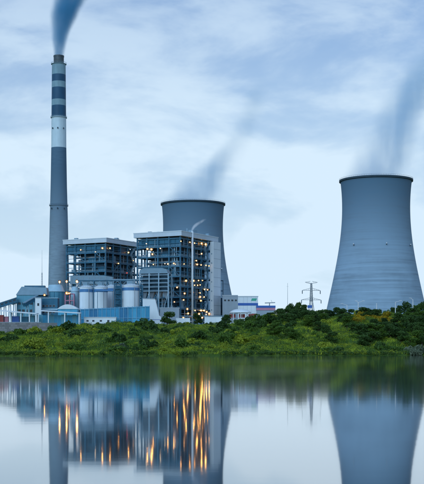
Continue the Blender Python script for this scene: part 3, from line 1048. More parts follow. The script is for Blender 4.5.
# small sheds, pipe rack and white wall at the foot of the right boiler house
a = P(160, 318, 745); b = P(179, 308.3, 745)
shed('pump_house', a.x, b.x, 745, 8, GROUND, b.z, 'low pale pump house under the railed filter gallery', 'building', wm='grey',
     windows=[(-3.6, 3.8, 1.2, 1.2), (0, 3.8, 1.2, 1.2), (3.2, 3.8, 1.2, 1.2)], door=(5.0, 1.3, 2.6))
a = P(204.5, 320, 740); b = P(222, 317.3, 740)
shed('white_site_wall', a.x, b.x, 740, 1.2, GROUND, b.z, 'low white wall below the white lift shaft', 'wall', roof='white', over=0.12,
     windows=[])
a = P(176, 321, 735); b = P(190, 318.6, 735)
shed('white_site_wall', a.x, b.x, 735, 1.2, GROUND, b.z, 'low white wall between the two round trees', 'wall', roof='white', over=0.12)

pr = empty('pipe_rack', (P(194, 315, 770).x, 770, GROUND), R(-6))
tag(pr, 'low pipe rack with parallel pipes below the boiler lamps', 'pipe rack')
for k in range(7):
    x = -18 + k * 6
    for y in (0, 3):
        MB().box(x - .2, x + .2, y - .2, y + .2, 0, 9.5).build('post', MT['steel'], pr)
    for z in (5.5, 9.0):
        MB().box(x - .15, x + .15, 0.21, 2.79, z, z + .35).build('cross_beam', MT['steel'], pr)
for k, (y, z, r, mk) in enumerate([(0.6, 6.3, .4, 'galv'), (1.5, 6.25, .35, 'white'), (2.4, 6.2, .3, 'duct'), (0.7, 9.8, .45, 'duct'), (1.7, 9.75, .38, 'galv'), (2.5, 9.7, .3, 'white')]):
    MB().tube((-20, y, z), (20, y, z), r, 10).build('pipe', MT[mk], pr, smooth=True)
for k, (px, py, mk) in enumerate([(183.5, 318, H_), (207, 312, W_), (196, 318.5, H_), (202.5, 317.5, H_), (187.5, 309, W_), (209.5, 313.8, H_)]):
    p = P(px, py, 768)
    lp = Vector((p.x - pr.location.x, -1.6, p.z - GROUND))
    floodlight(pr, lp, (0, -1), MT[mk], 0.6)

tr_ = empty('cable_bridge', (P(113, 300, 772).x, 772, GROUND), R(-3))
tag(tr_, 'steel cable and pipe bridge running behind the white silos', 'pipe rack')
hb = CAM_Z + (HOR - 286.5) / F * 772 - GROUND
for k in range(6):
    x = -22 + k * 9
    for y in (0, 3.2):
        MB().box(x - .3, x + .3, y - .3, y + .3, 0, hb + 4).build('post', MT['steel'], tr_)
    MB().bar((x, 0.3, hb - 6), (x, 2.9, hb - 1), .25).build('brace', MT['steel'], tr_)
for z in (0, 3.6):
    for y in (0, 3.2):
        MB().box(-24, 25, y - .25, y + .25, hb + z + .01, hb + z + .5).build('chord', MT['steel'], tr_)
for k in range(16):
    x = -24 + k * 3
    MB().bar((x, -.05, hb + .4 + 3.3 * (k % 2)), (x + 3, -.05, hb + .4 + 3.3 * ((k + 1) % 2)), .2).build('diagonal', MT['rail'], tr_)
for y, z, r, mk in ((.7, .9, .4, 'galv'), (1.6, .9, .4, 'white'), (2.5, .85, .3, 'duct'), (1.0, 4.6, .5, 'duct'), (2.2, 4.5, .4, 'galv')):
    MB().tube((-24, y, hb + z), (25, y, hb + z), r, 10).build('pipe', MT[mk], tr_)

# ------------------------------------------------------------------ left group: conveyor, transfer house, tanks, canopies
Dt = 760
a = P(16, 312, Dt); b = P(47, 286.5, Dt)
th = empty('transfer_house', ((a.x + b.x) / 2, Dt, GROUND))
tag(th, 'coal transfer house with dark hipped top, left of the chimney', 'building')
w = (b.x - a.x) / 2
zt3 = b.z - GROUND
zm = CAM_Z + (HOR - 295) / F * Dt - GROUND
MB().box(-w + 0.4, w * 0.25, 0, 12, 0, zm).build('wall', MT['teal'], th)
MB().box(w * 0.25 + .01, w - 0.3, 1.5, 11, 0, zm - .5).build('wall', MT['clad'], th)
MB().add([(-w, -0.5, zm + .01), (w, -0.5, zm + .01), (w, 12.5, zm + .01), (-w, 12.5, zm + .01), (-w + 3.4, 1.5, zt3), (w - .6, 1.5, zt3 - .6), (w - .6, 10.5, zt3 - .6), (-w + 3.4, 10.5, zt3)],
         [(0, 1, 5, 4), (1, 2, 6, 5), (2, 3, 7, 6), (3, 0, 4, 7), (4, 5, 6, 7), (3, 2, 1, 0)]).build('roof', MT['duct'], th)
MB().box(-w + 5, w - 2, 3, 8, zt3 - .3, zt3 + .8).build('ridge_vent', MT['steel'], th)
for k in range(4):
    MB().box(-w + 1.4 + k * 2.6, -w + 3.2 + k * 2.6, -0.06, -0.005, 12.2, 14).build('window', MT['glass'], th)
    MB().box(-w + 1.4 + k * 2.6, -w + 3.2 + k * 2.6, -0.06, -0.005, 17.2, 18.6).build('window', MT['glass'], th)
for k in range(5):
    z = 2 + k * 4
    MB().bar((w * .3 + (k % 2) * 6, -.4, z), (w * .3 + (1 - k % 2) * 6, -.4, z + 4), .9, .25).build('stair_flight', MT['rail'], th)
    MB().box(w * .3 - 1, w * .3 + 7, -.9, 1.3, z + 3.9, z + 4.05).build('landing', MT['deck'], th)
p = P(44.5, 295, Dt - 2)
floodlight(th, Vector((p.x - th.location.x, -2, p.z - GROUND)), (0, -1), MT['lamp'], .6)


def conveyor(p0, p1, label, w=3.2, h=3.0, legs=4, depth_m='dark_steel'):
    root = empty('conveyor_gallery', (p0.x, p0.y, GROUND))
    tag(root, label, 'conveyor', 'enclosed conveyor galleries')
    q0 = Vector((0, 0, p0.z - GROUND)); q1 = Vector((p1.x - p0.x, p1.y - p0.y, p1.z - GROUND))
    MB().bar(q0, q1, w, h).build('gallery', MT['steel'], root)
    up = Vector((0, 0, h / 2 + 0.25))
    MB().bar(q0 + up, q1 + up, w + .5, 0.4).build('roof', MT['duct'], root)
    sd_ = Vector((0, -w / 2 - 0.06, 0))
    for k in range(7):
        a_ = q0.lerp(q1, (k + .2) / 7) + sd_; b_ = q0.lerp(q1, (k + .8) / 7) + sd_
        MB().bar(a_ + Vector((0, 0, .35)), b_ + Vector((0, 0, .35)), 0.08, 0.8).build('window_strip', MT['glass'], root)
    for k in range(legs):
        c_ = q0.lerp(q1, (k + .5) / legs)
        for s in (-1, 1):
            MB().bar((c_.x + s * 1.2, c_.y, 0), (c_.x + s * 0.5, c_.y, c_.z - h / 2), 0.5).build('leg', MT['rail'], root)
        MB().bar((c_.x - .9, c_.y, c_.z * .5), (c_.x + .9, c_.y, c_.z * .5), 0.3).build('leg_tie', MT['rail'], root)
    return root


conveyor(P(-12, 309.5, 752), P(17, 300, 757), 'inclined conveyor gallery rising from the left edge of the photo', legs=6)
conveyor(P(24, 305, 742), P(37, 297.5, 750), 'short dark conveyor gallery beside the small white tower', w=2.4, h=2.2, legs=2)
conveyor(P(12, 303, 772), P(28, 297, 768), 'dark conveyor gallery behind the transfer house', w=2.6, h=2.4, legs=3)

a = P(35.2, 314, 735); b = P(41, 298.2, 735)
shed('small_white_tower', a.x, b.x, 735, 4, GROUND, b.z, 'slender white tower with dark window, left of the chimney', 'tower', over=.25,
     windows=[(0.1, CAM_Z + (HOR - 304.5) / F * 735 - GROUND, 1.1, 1.6)])
a = P(41.6, 316, 742); b = P(57.5, 298.3, 742)
shed('control_building', a.x, b.x, 742, 9, GROUND, b.z, 'blue control building with pale floor bands beside the slender white tower', 'building', wm='clad', roof='teal_pale',
     windows=[(x, 15.6, 1.5, 1.2) for x in (-3.8, -1.6, .6, 2.8)] + [(x, 11.6, 1.5, 1.2) for x in (-3.8, -1.6, .6, 2.8)], stripe=(13.0, 14.0, 'teal_pale'))

# tank with wide conical roof
tcx = P(55.5, 310, 790)
tk = empty('conical_tank', (tcx.x, 790, GROUND))
tag(tk, 'teal round tank with pale conical roof at the chimney foot', 'tank')
rt_ = M_(8.9, 790)
za = CAM_Z + (HOR - 292) / F * 790 - GROUND
zb3 = CAM_Z + (HOR - 285) / F * 790 - GROUND
MB().lathe([(rt_, 0), (rt_, za)], 40).build('wall', MT['teal'], tk, smooth=True)
MB().lathe([(rt_ + .4, za), (rt_ + .4, za + .3), (rt_ * 0.72, zb3), (0.1, zb3 + .35)], 40).build('roof', MT['teal_pale'], tk)
for k in range(12):
    aa = 2 * math.pi * k / 12
    MB().bar(((rt_ + .08) * math.cos(aa), (rt_ + .08) * math.sin(aa), 0), ((rt_ + .08) * math.cos(aa), (rt_ + .08) * math.sin(aa), za - .1), 0.22).build('rib', MT['clad'], tk)
tcx = P(75.2, 310, 780)
tk = empty('conical_tank', (tcx.x, 780, GROUND))
tag(tk, 'smaller pale blue tank right of the orange-lit portal frame', 'tank')
rt_ = M_(4.2, 780)
za = CAM_Z + (HOR - 291.5) / F * 780 - GROUND
MB().lathe([(rt_, 0), (rt_, za)], 32).build('wall', MT['teal_pale'], tk, smooth=True)
MB().lathe([(rt_ + .25, za), (rt_ + .25, za + .25), (rt_ * 0.7, za + 3.2), (0.1, za + 3.5)], 32).build('roof', MT['teal_pale'], tk)

# portal frame, orange lamplight put into the colour of its front steel
pp = P(69.5, 312, 770)
pf = empty('portal_frame', (pp.x, 770, GROUND))
tag(pf, 'orange-lit steel portal frame between the two round tanks', 'steel frame')
for x in (-2.9, 0.1, 3.0):
    for y in (0, 4):
        MB().box(x - .3, x + .3, y - .3, y + .3, 0, 25).build('post', MT['pink'] if y == 0 else MT['steel'], pf)  # pink front posts carry painted lamplight, back posts stay plain steel
for z in (9, 15, 20, 24.5):
    MB().box(-2.6, 2.7, -0.2, 0.2, z, z + .5).build('cross_beam', MT['pink'], pf)  # lamplight painted into the front beams as well
    MB().box(-2.6, 2.7, 3.8, 4.2, z, z + .5).build('cross_beam', MT['steel'], pf)
    MB().box(-2.5, 2.6, 0.3, 3.7, z + .51, z + .6).build('floor_deck', MT['deck'], pf)
for px, py, mk, s in ((66.8, 293.2, H_, .75), (69, 293.3, W_, .6)):
    p = P(px, py, 768.5)
    floodlight(pf, Vector((p.x - pf.location.x, -1.5, p.z - GROUND)), (0, -1), MT[mk], s)
# three tall area lights at the chimney foot


def area_light(px, py, D, label, mk, s):
    p = P(px, py, D)
    root = empty('area_light', (p.x, D, GROUND))
    tag(root, label, 'lamp', 'area lights at the chimney foot')
    h = p.z - GROUND
    MB().tube((0, 0.3, 0), (0, 0.3, h + .6), 0.3, 8, 0.16).build('pole', MT['galv'], root)
    hd = MB().box(-.9, .9, .28, .6, h - .8, h + 1.0).box(-.9, .9, -.5, .6, h + 1.01, h + 1.2).build('lamp_head', MT['reflector'], root)
    s *= .55
    MB().lathe([(0.02, h - s), (s * .8, h - s * .6), (s, h), (s * .8, h + s * .6), (0.02, h + .72)], 10).build('lamp', MT[mk], hd)


area_light(59.6, 282, 800, 'leftmost of three lit lamps at the chimney foot', H_, .75)
area_light(66.6, 281.6, 800, 'middle of three lit lamps at the chimney foot', H_, .7)
area_light(77, 281.5, 795, 'rightmost, largest of three lit lamps near the chimney foot', H_, 1.0)

# barrel-roofed hall
a = P(57.5, 316, 728); b = P(77.5, 304.6, 728)
bh = empty('barrel_hall', ((a.x + b.x) / 2, 728, GROUND))
tag(bh, 'low hall with white curved roof behind the canopy', 'building')
w = (b.x - a.x) / 2
h0 = CAM_Z + (HOR - 309) / F * 728 - GROUND
h1 = b.z - GROUND
MB().box(-w + .2, w - .2, 0.2, 12, 0, h0).build('wall', MT['fence_b'], bh)
arc = [(-w + 2 * w * k / 12, h0 + .01 + (h1 - h0) * (1 - (2 * k / 12 - 1) ** 2)) for k in range(13)]
MB().prism([(-w, h0 + .005)] + [(x, z + .15) for x, z in arc] + [(w, h0 + .005)], -.2, 12.4).build('roof', MT['white'], bh)


def canopy(px0, px1, y0, y1, D, label, posts, seed, depth=8):
    a = P(px0, y0, D); b = P(px1, y1, D)
    g0_ = 14.0
    root = empty('canopy', (a.x, D, g0_))
    tag(root, label, 'canopy', 'white roofed open canopies')
    L_ = b.x - a.x
    z0, z1 = a.z - g0_, b.z - g0_
    MB().add([(0, 0, z0), (L_, 0, z1), (L_, depth, z1 + .3), (0, depth, z0 + .3), (0, 0, z0 + .55), (L_, 0, z1 + .55), (L_, depth, z1 + .9), (0, depth, z0 + .9)],
             [(3, 2, 1, 0), (4, 5, 6, 7), (0, 1, 5, 4), (1, 2, 6, 5), (2, 3, 7, 6), (3, 0, 4, 7)]).build('roof', MT['white'], root)
    for px in posts:
        x = (px - px0) / (px1 - px0) * L_
        z = z0 + (z1 - z0) * x / L_
        for y in (0.5, depth - .8):
            MB().box(x - .3, x + .3, y, y + .5, -1.5, z - .005).build('post', MT['white'], root)
    return root, a, b


canopy(-10, 36.5, 310.4, 314.2, 672, 'long white canopy above the grey retaining wall', (-4, 9.7, 20.5, 29.3, 35.5), 1)
canopy(40.5, 80.2, 311.2, 313.6, 680, 'shorter white canopy left of the white silos', (48.2, 64.6, 79), 2)
# things parked under the canopies
for i, (px0, px1, yt, yb, D, mk, lab) in enumerate([
        (-3, 3.6, 315, 324, 676, 'red', 'red shipping container at the left edge under the long canopy'),
        (4.2, 8.3, 316.5, 324, 677, 'pink', 'faded red container beside the first canopy post'),
        (12, 19.2, 316.2, 324, 677, 'stripe', 'dark blue container under the long canopy'),
        (21.8, 28, 316.6, 324, 676, 'clad', 'steel-blue container right of the dark blue one'),
        (30.2, 34.5, 315.5, 324, 677, 'teal', 'teal container at the right end of the long canopy')]):
    a = P(px0, yb, D); b = P(px1, yt, D)
    root = empty('container', ((a.x + b.x) / 2, D, 13.9))
    tag(root, lab, 'container', 'containers under the canopy')
    w = (b.x - a.x) / 2
    h = b.z - 13.9
    MB().box(-w, w, 0, 2.4, 0.15, h).build('body', MT[mk], root)
    for k in range(int(w * 2 / 0.5)):
        MB().box(-w + .15 + k * .5, -w + .38 + k * .5, -.06, -.002, .3, h - .15).build('rib', MT[mk], root)
    for s in (-1, 1):
        MB().box(s * w - .08, s * w + .08, -.1, .1, 0, h + .03).build('corner_post', MT['dark_steel'], root)
# teal sheets under the second canopy
ff = empty('teal_hoarding', (P(39, 322, 686).x, 686, 14))
tag(ff, 'teal sheet hoarding under the shorter canopy', 'fence')
L_ = M_(41, 686)
for k in range(11):
    x = k * L_ / 11
    h = CAM_Z + (HOR - (315.2 if k % 3 else 314.6)) / F * 686 - 14
    MB().box(x + .06, x + L_ / 11 - .06, 0, .1, -.5, h).build('sheet', MT['fence' if k % 3 else 'teal'], ff)
    MB().box(x - .06, x + .058, -.08, .1, -.5, h + .15).build('post', MT['fence_post'], ff)

# grey retaining wall of coursed blocks
rw = empty('retaining_wall', (P(-16, 330, 652).x, 652, 0))
tag(rw, 'grey block retaining wall above the green bank at left', 'wall')
ztop = CAM_Z + (HOR - 322.6) / F * 652
zbot = CAM_Z + (HOR - 333) / F * 652
rows = 5
bh_ = (ztop - zbot) / rows
bw = 2.0
total = M_(73, 652)
bm1 = MB().box(.03, bw - .03, 0, .8, .03, bh_ - .03)
src = {}
MB().box(0, total, .12, .75, zbot - 1.5, ztop - .12).build('mortar_core', MT['wall_b'], rw)
for r in range(rows):
    for k in range(int(total / bw)):
        x = k * bw + (bw / 2 if r % 2 else 0)
        if x + bw > total: continue
        if x > total - 12 and r > rows - 1 - (x - total + 12) / 4: continue
        mk = 'wall' if rnd.random() < .6 else 'wall_b'
        if mk not in src:
            o = src[mk] = bm1.build('block', MT[mk], rw)
        else:
            o = part_copy(src[mk], rw, (0, 0, 0))
        o.location = (x, rnd.uniform(-.06, .06), zbot + r * bh_)
MB().box(-.1, total - 9, -.15, .95, ztop + .005, ztop + .35).build('coping', MT['grey'], rw)

# mast left of the chimney
mp_ = P(42, 286, 780)
ms = empty('antenna_mast', (mp_.x, 780, GROUND))
tag(ms, 'thin lattice antenna mast left of the chimney', 'mast')
H = CAM_Z + (HOR - 250) / F * 780 - GROUND
q = MB()
for x, y in ((-.5, 0), (.5, 0), (0, .8)):
    q.bar((x, y, 0), (x * .5, y * .5, H * .72), .2)
for k in range(24):
    z = k * H * .72 / 24
    q.bar((-.5 + k * .01, 0, z), (.5 - k * .01, 0, z + H * .03), .1)
    q.bar((.5 - k * .01, 0, z), (0, .8 - k * .015, z + H * .03), .1)
q.build('lattice', MT['galv'], ms)
MB().tube((0, .2, H * .7), (0, .2, H), .13, 8, .05).build('aerial', MT['galv'], ms)

# ------------------------------------------------------------------ right group
Dr = 830
a = P(222.5, 312, Dr); b = P(238, 295.6, Dr)
rb = empty('pale_hall', (P(238, 312, Dr).x, Dr, GROUND))
tag(rb, 'pale flat-roofed hall with blue stripe right of the boiler house', 'building')
xl = a.x - rb.location.x
xr = P(258, 300, Dr).x - rb.location.x
h = b.z - GROUND
MB().box(xl, 0, 0.8, 14, 0, h).build('wall', MT['grey'], rb)
MB().box(0.01, xr, 0, 15, 0, h - .8).build('wall', MT['white'], rb)
MB().box(xl - .25, .0, .5, 14.3, h + .005, h + .45).build('roof', MT['roof'], rb)
MB().box(0.02, xr + .25, -.3, 15.3, h - .795, h - .3).build('roof', MT['roof'], rb)
zs1 = CAM_Z + (HOR - 305.6) / F * Dr - GROUND; zs2 = CAM_Z + (HOR - 303) / F * Dr - GROUND
MB().box(0.02, xr + .06, -.06, -.004, zs1, zs2).build('blue_stripe', MT['stripe'], rb)
gx, gz_ = P(254, 299.6, Dr).x - rb.location.x, P(254, 299.6, Dr).z - GROUND
MB().prism([(gx - 2.2, gz_ - .9), (gx + 1.4, gz_ - .9), (gx + 2.2, gz_ + .9), (gx - 1.4, gz_ + .9)], -.06, -.004).build('green_emblem', MT['green_mark'], rb)
for k in range(4):
    x0 = xl + 1.2 + k * 2.6
    MB().box(x0, x0 + 1.4, .73, .796, h - 4.0, h - 2.8).build('window', MT['glass'], rb)
for k in range(5):
    MB().box(1.2 + k * 2.8, 1.28 + k * 2.8, -.03, -.004, .2, h - 1).build('cladding_joint', MT['grey'], rb)

a = P(229.5, 316, 790); b = P(251.5, 308.6, 790)
dc = empty('domed_canopy', ((a.x + b.x) / 2, 790, GROUND))
tag(dc, 'white domed canopy with red wall beneath, before the pale hall', 'canopy')
w = (b.x - a.x) / 2
h0 = CAM_Z + (HOR - 312.6) / F * 790 - GROUND; h1 = b.z - GROUND
prof = [(w, h0), (w, h0 + .25), (w * .85, h0 + (h1 - h0) * .45), (w * .6, h0 + (h1 - h0) * .8), (w * .3, h1 - .1), (.05, h1)]
MB().lathe(prof, 32, 0, 6).build('roof', MT['white'], dc, smooth=True)
for k in range(7):
    x = -w + 1 + k * (2 * w - 2) / 6
    if k % 3 != 2:
        MB().box(x - 1.0, x + 1.0, 4, 4.2, h0 - 3.4, h0 - .9).build('red_panel', MT['red'], dc)
for k in range(8):
    aa = 2 * math.pi * k / 8
    MB().box(w * .9 * math.cos(aa) - .2, w * .9 * math.cos(aa) + .2, 6 + w * .9 * math.sin(aa) - .2, 6 + w * .9 * math.sin(aa) + .2, 0, h0).build('post', MT['white'], dc)
a = P(251.5, 317, 785); b = P(256, 313.6, 785)
shed('red_kiosk', a.x, b.x, 785, 3, GROUND, b.z, 'small red kiosk right of the white domed canopy', 'building', wm='red', roof='white', windows=[(0, 6, 1.6, 1.2)])
a = P(205, 316, 752); b = P(221, 312.5, 752)
# long blue and pink roof of a far store
a = P(256.5, 313, 800); b = P(275.5, 305.6, 800)
bb = empty('blue_signboard_store', ((a.x + b.x) / 2, 800, GROUND))
tag(bb, 'low store with blue roof fascia over a pink band, left of the tree clump', 'building')
w = (b.x - a.x) / 2
h = b.z - GROUND
MB().box(-w + .3, w - .3, 0, 9, 0, h - 3.2).build('wall', MT['grey'], bb)
MB().box(-w + .1, w - .1, -.3, 9.2, h - 3.19, h - 1.5).build('pink_band', MT['pink'], bb)
MB().box(-w, w, -.5, 9.5, h - 1.49, h).build('roof_fascia', MT['stripe'], bb)
# T-shaped crane behind it
cp = P(269.5, 306, 860)
cr2 = empty('jib_crane', (cp.x, 860, GROUND))
tag(cr2, 'faint small jib crane above the blue store roof', 'crane')
hj = CAM_Z + (HOR - 303) / F * 860 - GROUND
MB().tube((0, 0, 0), (0, 0, hj), .35, 8).build('mast', MT['galv'], cr2)
MB().bar((-3.5, 0, hj), (4.2, 0, hj + .3), .45, .7).build('jib', MT['galv'], cr2)
MB().bar((2.0, 0, hj + .3), (1.2, 0, hj + 2.2), .2).build('stay', MT['galv'], cr2)
mp2 = P(287.6, 305, 850)
m2 = empty('thin_mast', (mp2.x, 850, GROUND))
tag(m2, 'very thin pale mast above the tree clump left of the pylon', 'mast')
H = CAM_Z + (HOR - 283) / F * 850 - GROUND
MB().tube((0, 0, 0), (0, 0, H), .22, 8, .09).build('pole', MT['galv'], m2)
MB().bar((-.7, 0, H * .93), (.7, 0, H * .93), .12).build('crossbar', MT['galv'], m2)

# lattice pylon
Dp = 815
pc = P(311.3, 310, Dp)
py_ = empty('transmission_pylon', (pc.x, Dp, GROUND), R(14))
tag(py_, 'steel lattice transmission pylon between the cooling towers', 'pylon')


def pz(y):
    return CAM_Z + (HOR - y) / F * Dp - GROUND


HP = pz(283)


def pw(z):
    return 3.4 + (0.85 - 3.4) * min(1, z / (HP * .62)) if z < HP * .62 else 0.85 - .45 * (z - HP * .62) / (HP * .38)


zs_ = [0, 6, 11.5, 16.5, 21, 25, HP * .62] + list(np.linspace(HP * .62, HP, 9))[1:]
for sx in (-1, 1):
    for sy in (-1, 1):
        lg = MB()
        for z0, z1 in zip(zs_, zs_[1:]):
            lg.bar((sx * pw(z0), sy * pw(z0), z0), (sx * pw(z1), sy * pw(z1), z1), .26)
        lg.build('leg', MT['galv'], py_)
for fi in range(4):
    br_ = MB()
    for z0, z1 in zip(zs_, zs_[1:]):
        a0, a1 = pw(z0), pw(z1)
        c = [((-a0, -a0), (a1, -a1), (a0, -a0), (-a1, -a1)), ((a0, -a0), (a1, a1), (a0, a0), (a1, -a1)),
             ((-a0, a0), (a1, a1), (a0, a0), (-a1, a1)), ((-a0, -a0), (-a1, a1), (-a0, a0), (-a1, -a1))][fi]
        br_.bar((*c[0], z0), (*c[1], z1), .12)
        br_.bar((*c[2], z0), (*c[3], z1), .12)
        br_.bar((*c[0], z0), (*c[2], z0), .1)
    br_.build('lattice_face', MT['galv'], py_)
for y, l, dr in ((283.4, 4.6, 0), (290.3, 6.8, 1), (299.8, 7.4, 1)):
    z = pz(y)
    for s in (-1, 1):
        q = MB()
        q.bar((s * .7, -.6, z), (s * l, 0, z - .1 + (.9 if not dr else 0)), .24)
        q.bar((s * .7, .6, z), (s * l, 0, z - .1 + (.9 if not dr else 0)), .24)
        q.bar((s * .7, 0, z + 1.5), (s * l, 0, z - .1 + (.9 if not dr else 0)), .22)
        for k in range(3):
            x = s * (.7 + (l - .7) * (k + 1) / 4)
            q.bar((x, 0, z), (x, 0, z + 1.5 * (1 - (k + 1) / 4)), .12)
        am = q.build('cross_arm', MT['galv'], py_)
        if dr:
            MB().lathe([(.1, z - 2.6), (.28, z - 2.4), (.28, z - .4), (.1, z - .1)], 8, s * (l - .1), 0).build('insulator', MT['dark_steel'], am)
a = P(309.8, 308.4, 805)
sb = empty('blue_sign', (a.x, 805, GROUND))
tag(sb, 'small blue board above the trees at the pylon foot', 'sign')
zb4 = CAM_Z + (HOR - 305.2) / F * 805 - GROUND
MB().box(-1.6, 1.6, 0, .2, zb4 - 2.0, zb4).build('board', MT['stripe'], sb)
for s in (-1.3, 1.3):
    MB().box(s - .1, s + .1, .21, .4, 0, zb4 - .1).build('post', MT['galv'], sb)


# street lamps along the hill road
def street_lamp(px, ytop, D, arms, label):
    x = (px - 212) / F * D
    g = gz(x, D)
    root = empty('street_lamp', (x, D, g))
    tag(root, label, 'street lamp', 'street lamps on the wooded hill')
    h = CAM_Z + (HOR - ytop) / F * D - g
    MB().tube((0, 0, 0), (0, 0, h), .26, 8, .16).build('pole', MT['pole'], root)
    for s in arms:
        am = MB().tube((0, 0, h - .1), (s * M_(5.2, D), 0, h + .75), .12, 6, .09).build('arm', MT['pole'], root)
        MB().box(s * M_(5.2, D) - .7, s * M_(5.2, D) + .7, -.2, .2, h + .68, h + .92).build('lamp_head', MT['lamp_off'], am)


street_lamp(347, 305, 668, (-1,), 'leftmost street lamp before the right cooling tower')
street_lamp(358.2, 302.3, 643, (1, -.4), 'street lamp at the left end of the ochre bushes')
street_lamp(376.6, 303.2, 637, (), 'plain white post in the middle of the ochre bushes')
street_lamp(395.4, 302, 640, (1,), 'street lamp with one long arm right of the ochre bushes')
street_lamp(412.9, 299.5, 640, (-.5,), 'rightmost street lamp among the dark trees')

# ------------------------------------------------------------------ vegetation
rs = np.random.RandomState(5)


def leaf_mesh(name, material, centers, radii, n, size, flat=0.8, seed=0):
    """leaf-sized quads through the shells of several clumps"""
    r_ = np.random.RandomState(seed)
    k = r_.choice(len(centers), n, p=np.array(radii) ** 2 / np.sum(np.array(radii) ** 2))
    d = r_.normal(size=(n, 3)); d /= np.linalg.norm(d, axis=1)[:, None]
    rad = np.array(radii)[k] * (r_.uniform(0.35, 1.0, n) ** 0.45) * r_.uniform(.85, 1.12, n)
    c = np.array(centers)[k] + d * rad[:, None] * np.array([1, 1, flat])
    a = r_.normal(size=(n, 3)); a = a + d * 0.2; a /= np.linalg.norm(a, axis=1)[:, None]
    b = np.cross(a, r_.normal(size=(n, 3))); b /= np.linalg.norm(b, axis=1)[:, None]
    s = size * r_.uniform(.6, 1.4, n)[:, None]
    a *= s * .5; b *= s * .34
    v = np.stack([c - a, c + b, c + a, c - b], 1).reshape(-1, 3)
    me = bpy.data.meshes.new(name)
    me.vertices.add(len(v)); me.vertices.foreach_set('co', v.ravel())
    me.loops.add(n * 4); me.loops.foreach_set('vertex_index', np.arange(n * 4))
    me.polygons.add(n); me.polygons.foreach_set('loop_start', np.arange(n) * 4)
    me.polygons.foreach_set('loop_total', np.full(n, 4))
    me.update(); me.validate()
    me.materials.append(material)
    return me


def crown_clumps(rg, H, W, base, m):
    cs, rr = [], []
    for k in range(m):
        t = rg.random()
        z = base + (H - base) * (0.12 + 0.8 * t)
        w = W * (1 - abs(t - .42) ** 1.5 * 1.2) * .62
        a = rg.uniform(0, 6.283)
        q = rg.random() ** .5 * w
        cs.append((q * math.cos(a), q * math.sin(a), z))
        rr.append(W * rg.uniform(.2, .4))
    return cs, rr


tree_protos = {}
bush_protos = {}


def tree_proto(kind, mk, seed):
    rg = random.Random(seed)
    H, W = 8.0, 3.4
    cs, rr = crown_clumps(rg, H, W, 1.3, 18)
    cm = leaf_mesh('crown', MT[mk], cs, rr, 2600, 0.46, .8, seed)
    tb = MB()
    tb.tube((0, 0, -1), (.15, .1, 3.2), .24, 7, .15)
    for c in cs[:7]:
        tb.tube((.1, .1, rg.uniform(1.6, 3.2)), c, .1, 5, .04)
    me = bpy.data.meshes.new('trunk'); me.from_pydata(tb.v, [], tb.f); me.materials.append(MT['bark'])
    return cm, me


def bush_proto(mk, seed):
    rg = random.Random(seed)
    cs, rr = [], []
    for k in range(9):
        a = rg.uniform(0, 6.283); q = rg.random() ** .6 * 1.25
        cs.append((q * math.cos(a), q * math.sin(a), rg.uniform(.35, 1.35) * (1.15 - q * .4)))
        rr.append(rg.uniform(.45, .8))
    return leaf_mesh('foliage', MT[mk], cs, rr, 900, 0.36, .85, seed)


TONES = {'leaf_dark': 'dark green', 'leaf_mid': 'mid-green', 'leaf_light': 'yellow-green', 'leaf_flower': 'ochre flowering', 'leaf_pale': 'pale greyish'}
for mk in TONES:
    tree_protos[mk] = [tree_proto('t', mk, 100 + i + 7 * len(mk)) for i in range(3 if mk in ('leaf_dark', 'leaf_mid') else 1)]
    bush_protos[mk] = [bush_proto(mk, 200 + i + 7 * len(mk)) for i in range(4 if mk in ('leaf_dark', 'leaf_mid', 'leaf_light') else 2)]


def new_obj(name, me, parent=None):
    o = bpy.data.objects.new(name, me)
    col.objects.link(o)
    o.parent = parent
    return o


def tree(x, y, h, w, mk, label, group=None, sink=0.0):
    cm, tm = rnd.choice(tree_protos[mk])
    root = empty('tree', (x, y, gz(x, y) - sink), rnd.uniform(0, 6.28))
    root.scale = (w / 6.2, w / 6.2, h / 8.3)
    tag(root, label, 'tree', group)
    new_obj('crown', cm, root)
    new_obj('trunk', tm, root)
    return root


def px_of(x, y):
    return 212 + x / y * F


PLACES = [(13, 'below the red container'), (36, 'below the long canopy'), (58, 'below the slender white tower'), (80, 'below the shorter canopy'), (94, 'below the leftmost silo'),
          (108, 'below the second silo'), (122, 'below the wide stair tower'), (142, 'below the widest silo'), (158, 'below the white sloped-shouldered building'), (180, 'below the round dark tree'),
          (192, 'below the white riser pipe'), (208, 'below the boiler lamps'), (222, 'below the white lift shaft'), (240, 'below the domed canopy'), (258, 'below the pale hall'),
          (278, 'below the blue store roof'), (300, 'below the thin mast'), (325, 'below the pylon'), (352, 'below the leftmost street lamp'), (367, 'below the second street lamp'), (386, 'below the plain white post'),
          (404, 'below the long-armed street lamp'), (500, 'below the rightmost street lamp')]


def place_word(px):
    for a, w in PLACES:
        if px < a: return w


# individually visible trees
tree(*P(167.5, 0, 668)[:2], 9.5, 12.5, 'leaf_dark', 'round dark tree in front of the white sloped-shouldered building')
tree(*P(197.5, 0, 664)[:2], 8.5, 7.0, 'leaf_dark', 'dark tree under the boiler lamps')
tree(*P(227.5, 0, 670)[:2], 8.0, 8.5, 'leaf_dark', 'rounded dark tree left of the white domed canopy')
tree(*P(243, 0, 668)[:2], 5.5, 7.0, 'leaf_mid', 'low tree below the white domed canopy')
tree(*P(262, 0, 672)[:2], 6.0, 8.0, 'leaf_dark', 'dark tree below the blue store roof')
sky_trees = [(272, 312), (279, 308), (286, 305.5), (292, 302), (299, 301), (305, 304), (311, 309), (318, 309.5), (325, 312), (332, 314.5), (339, 316), (346, 315.5), (353, 312.5),
             (361, 309.5), (369, 308.5), (378, 308), (387, 307.5), (393, 306.5), (400, 305), (407, 300), (414, 303.5), (420, 302.5), (427, 301), (434, 303)]
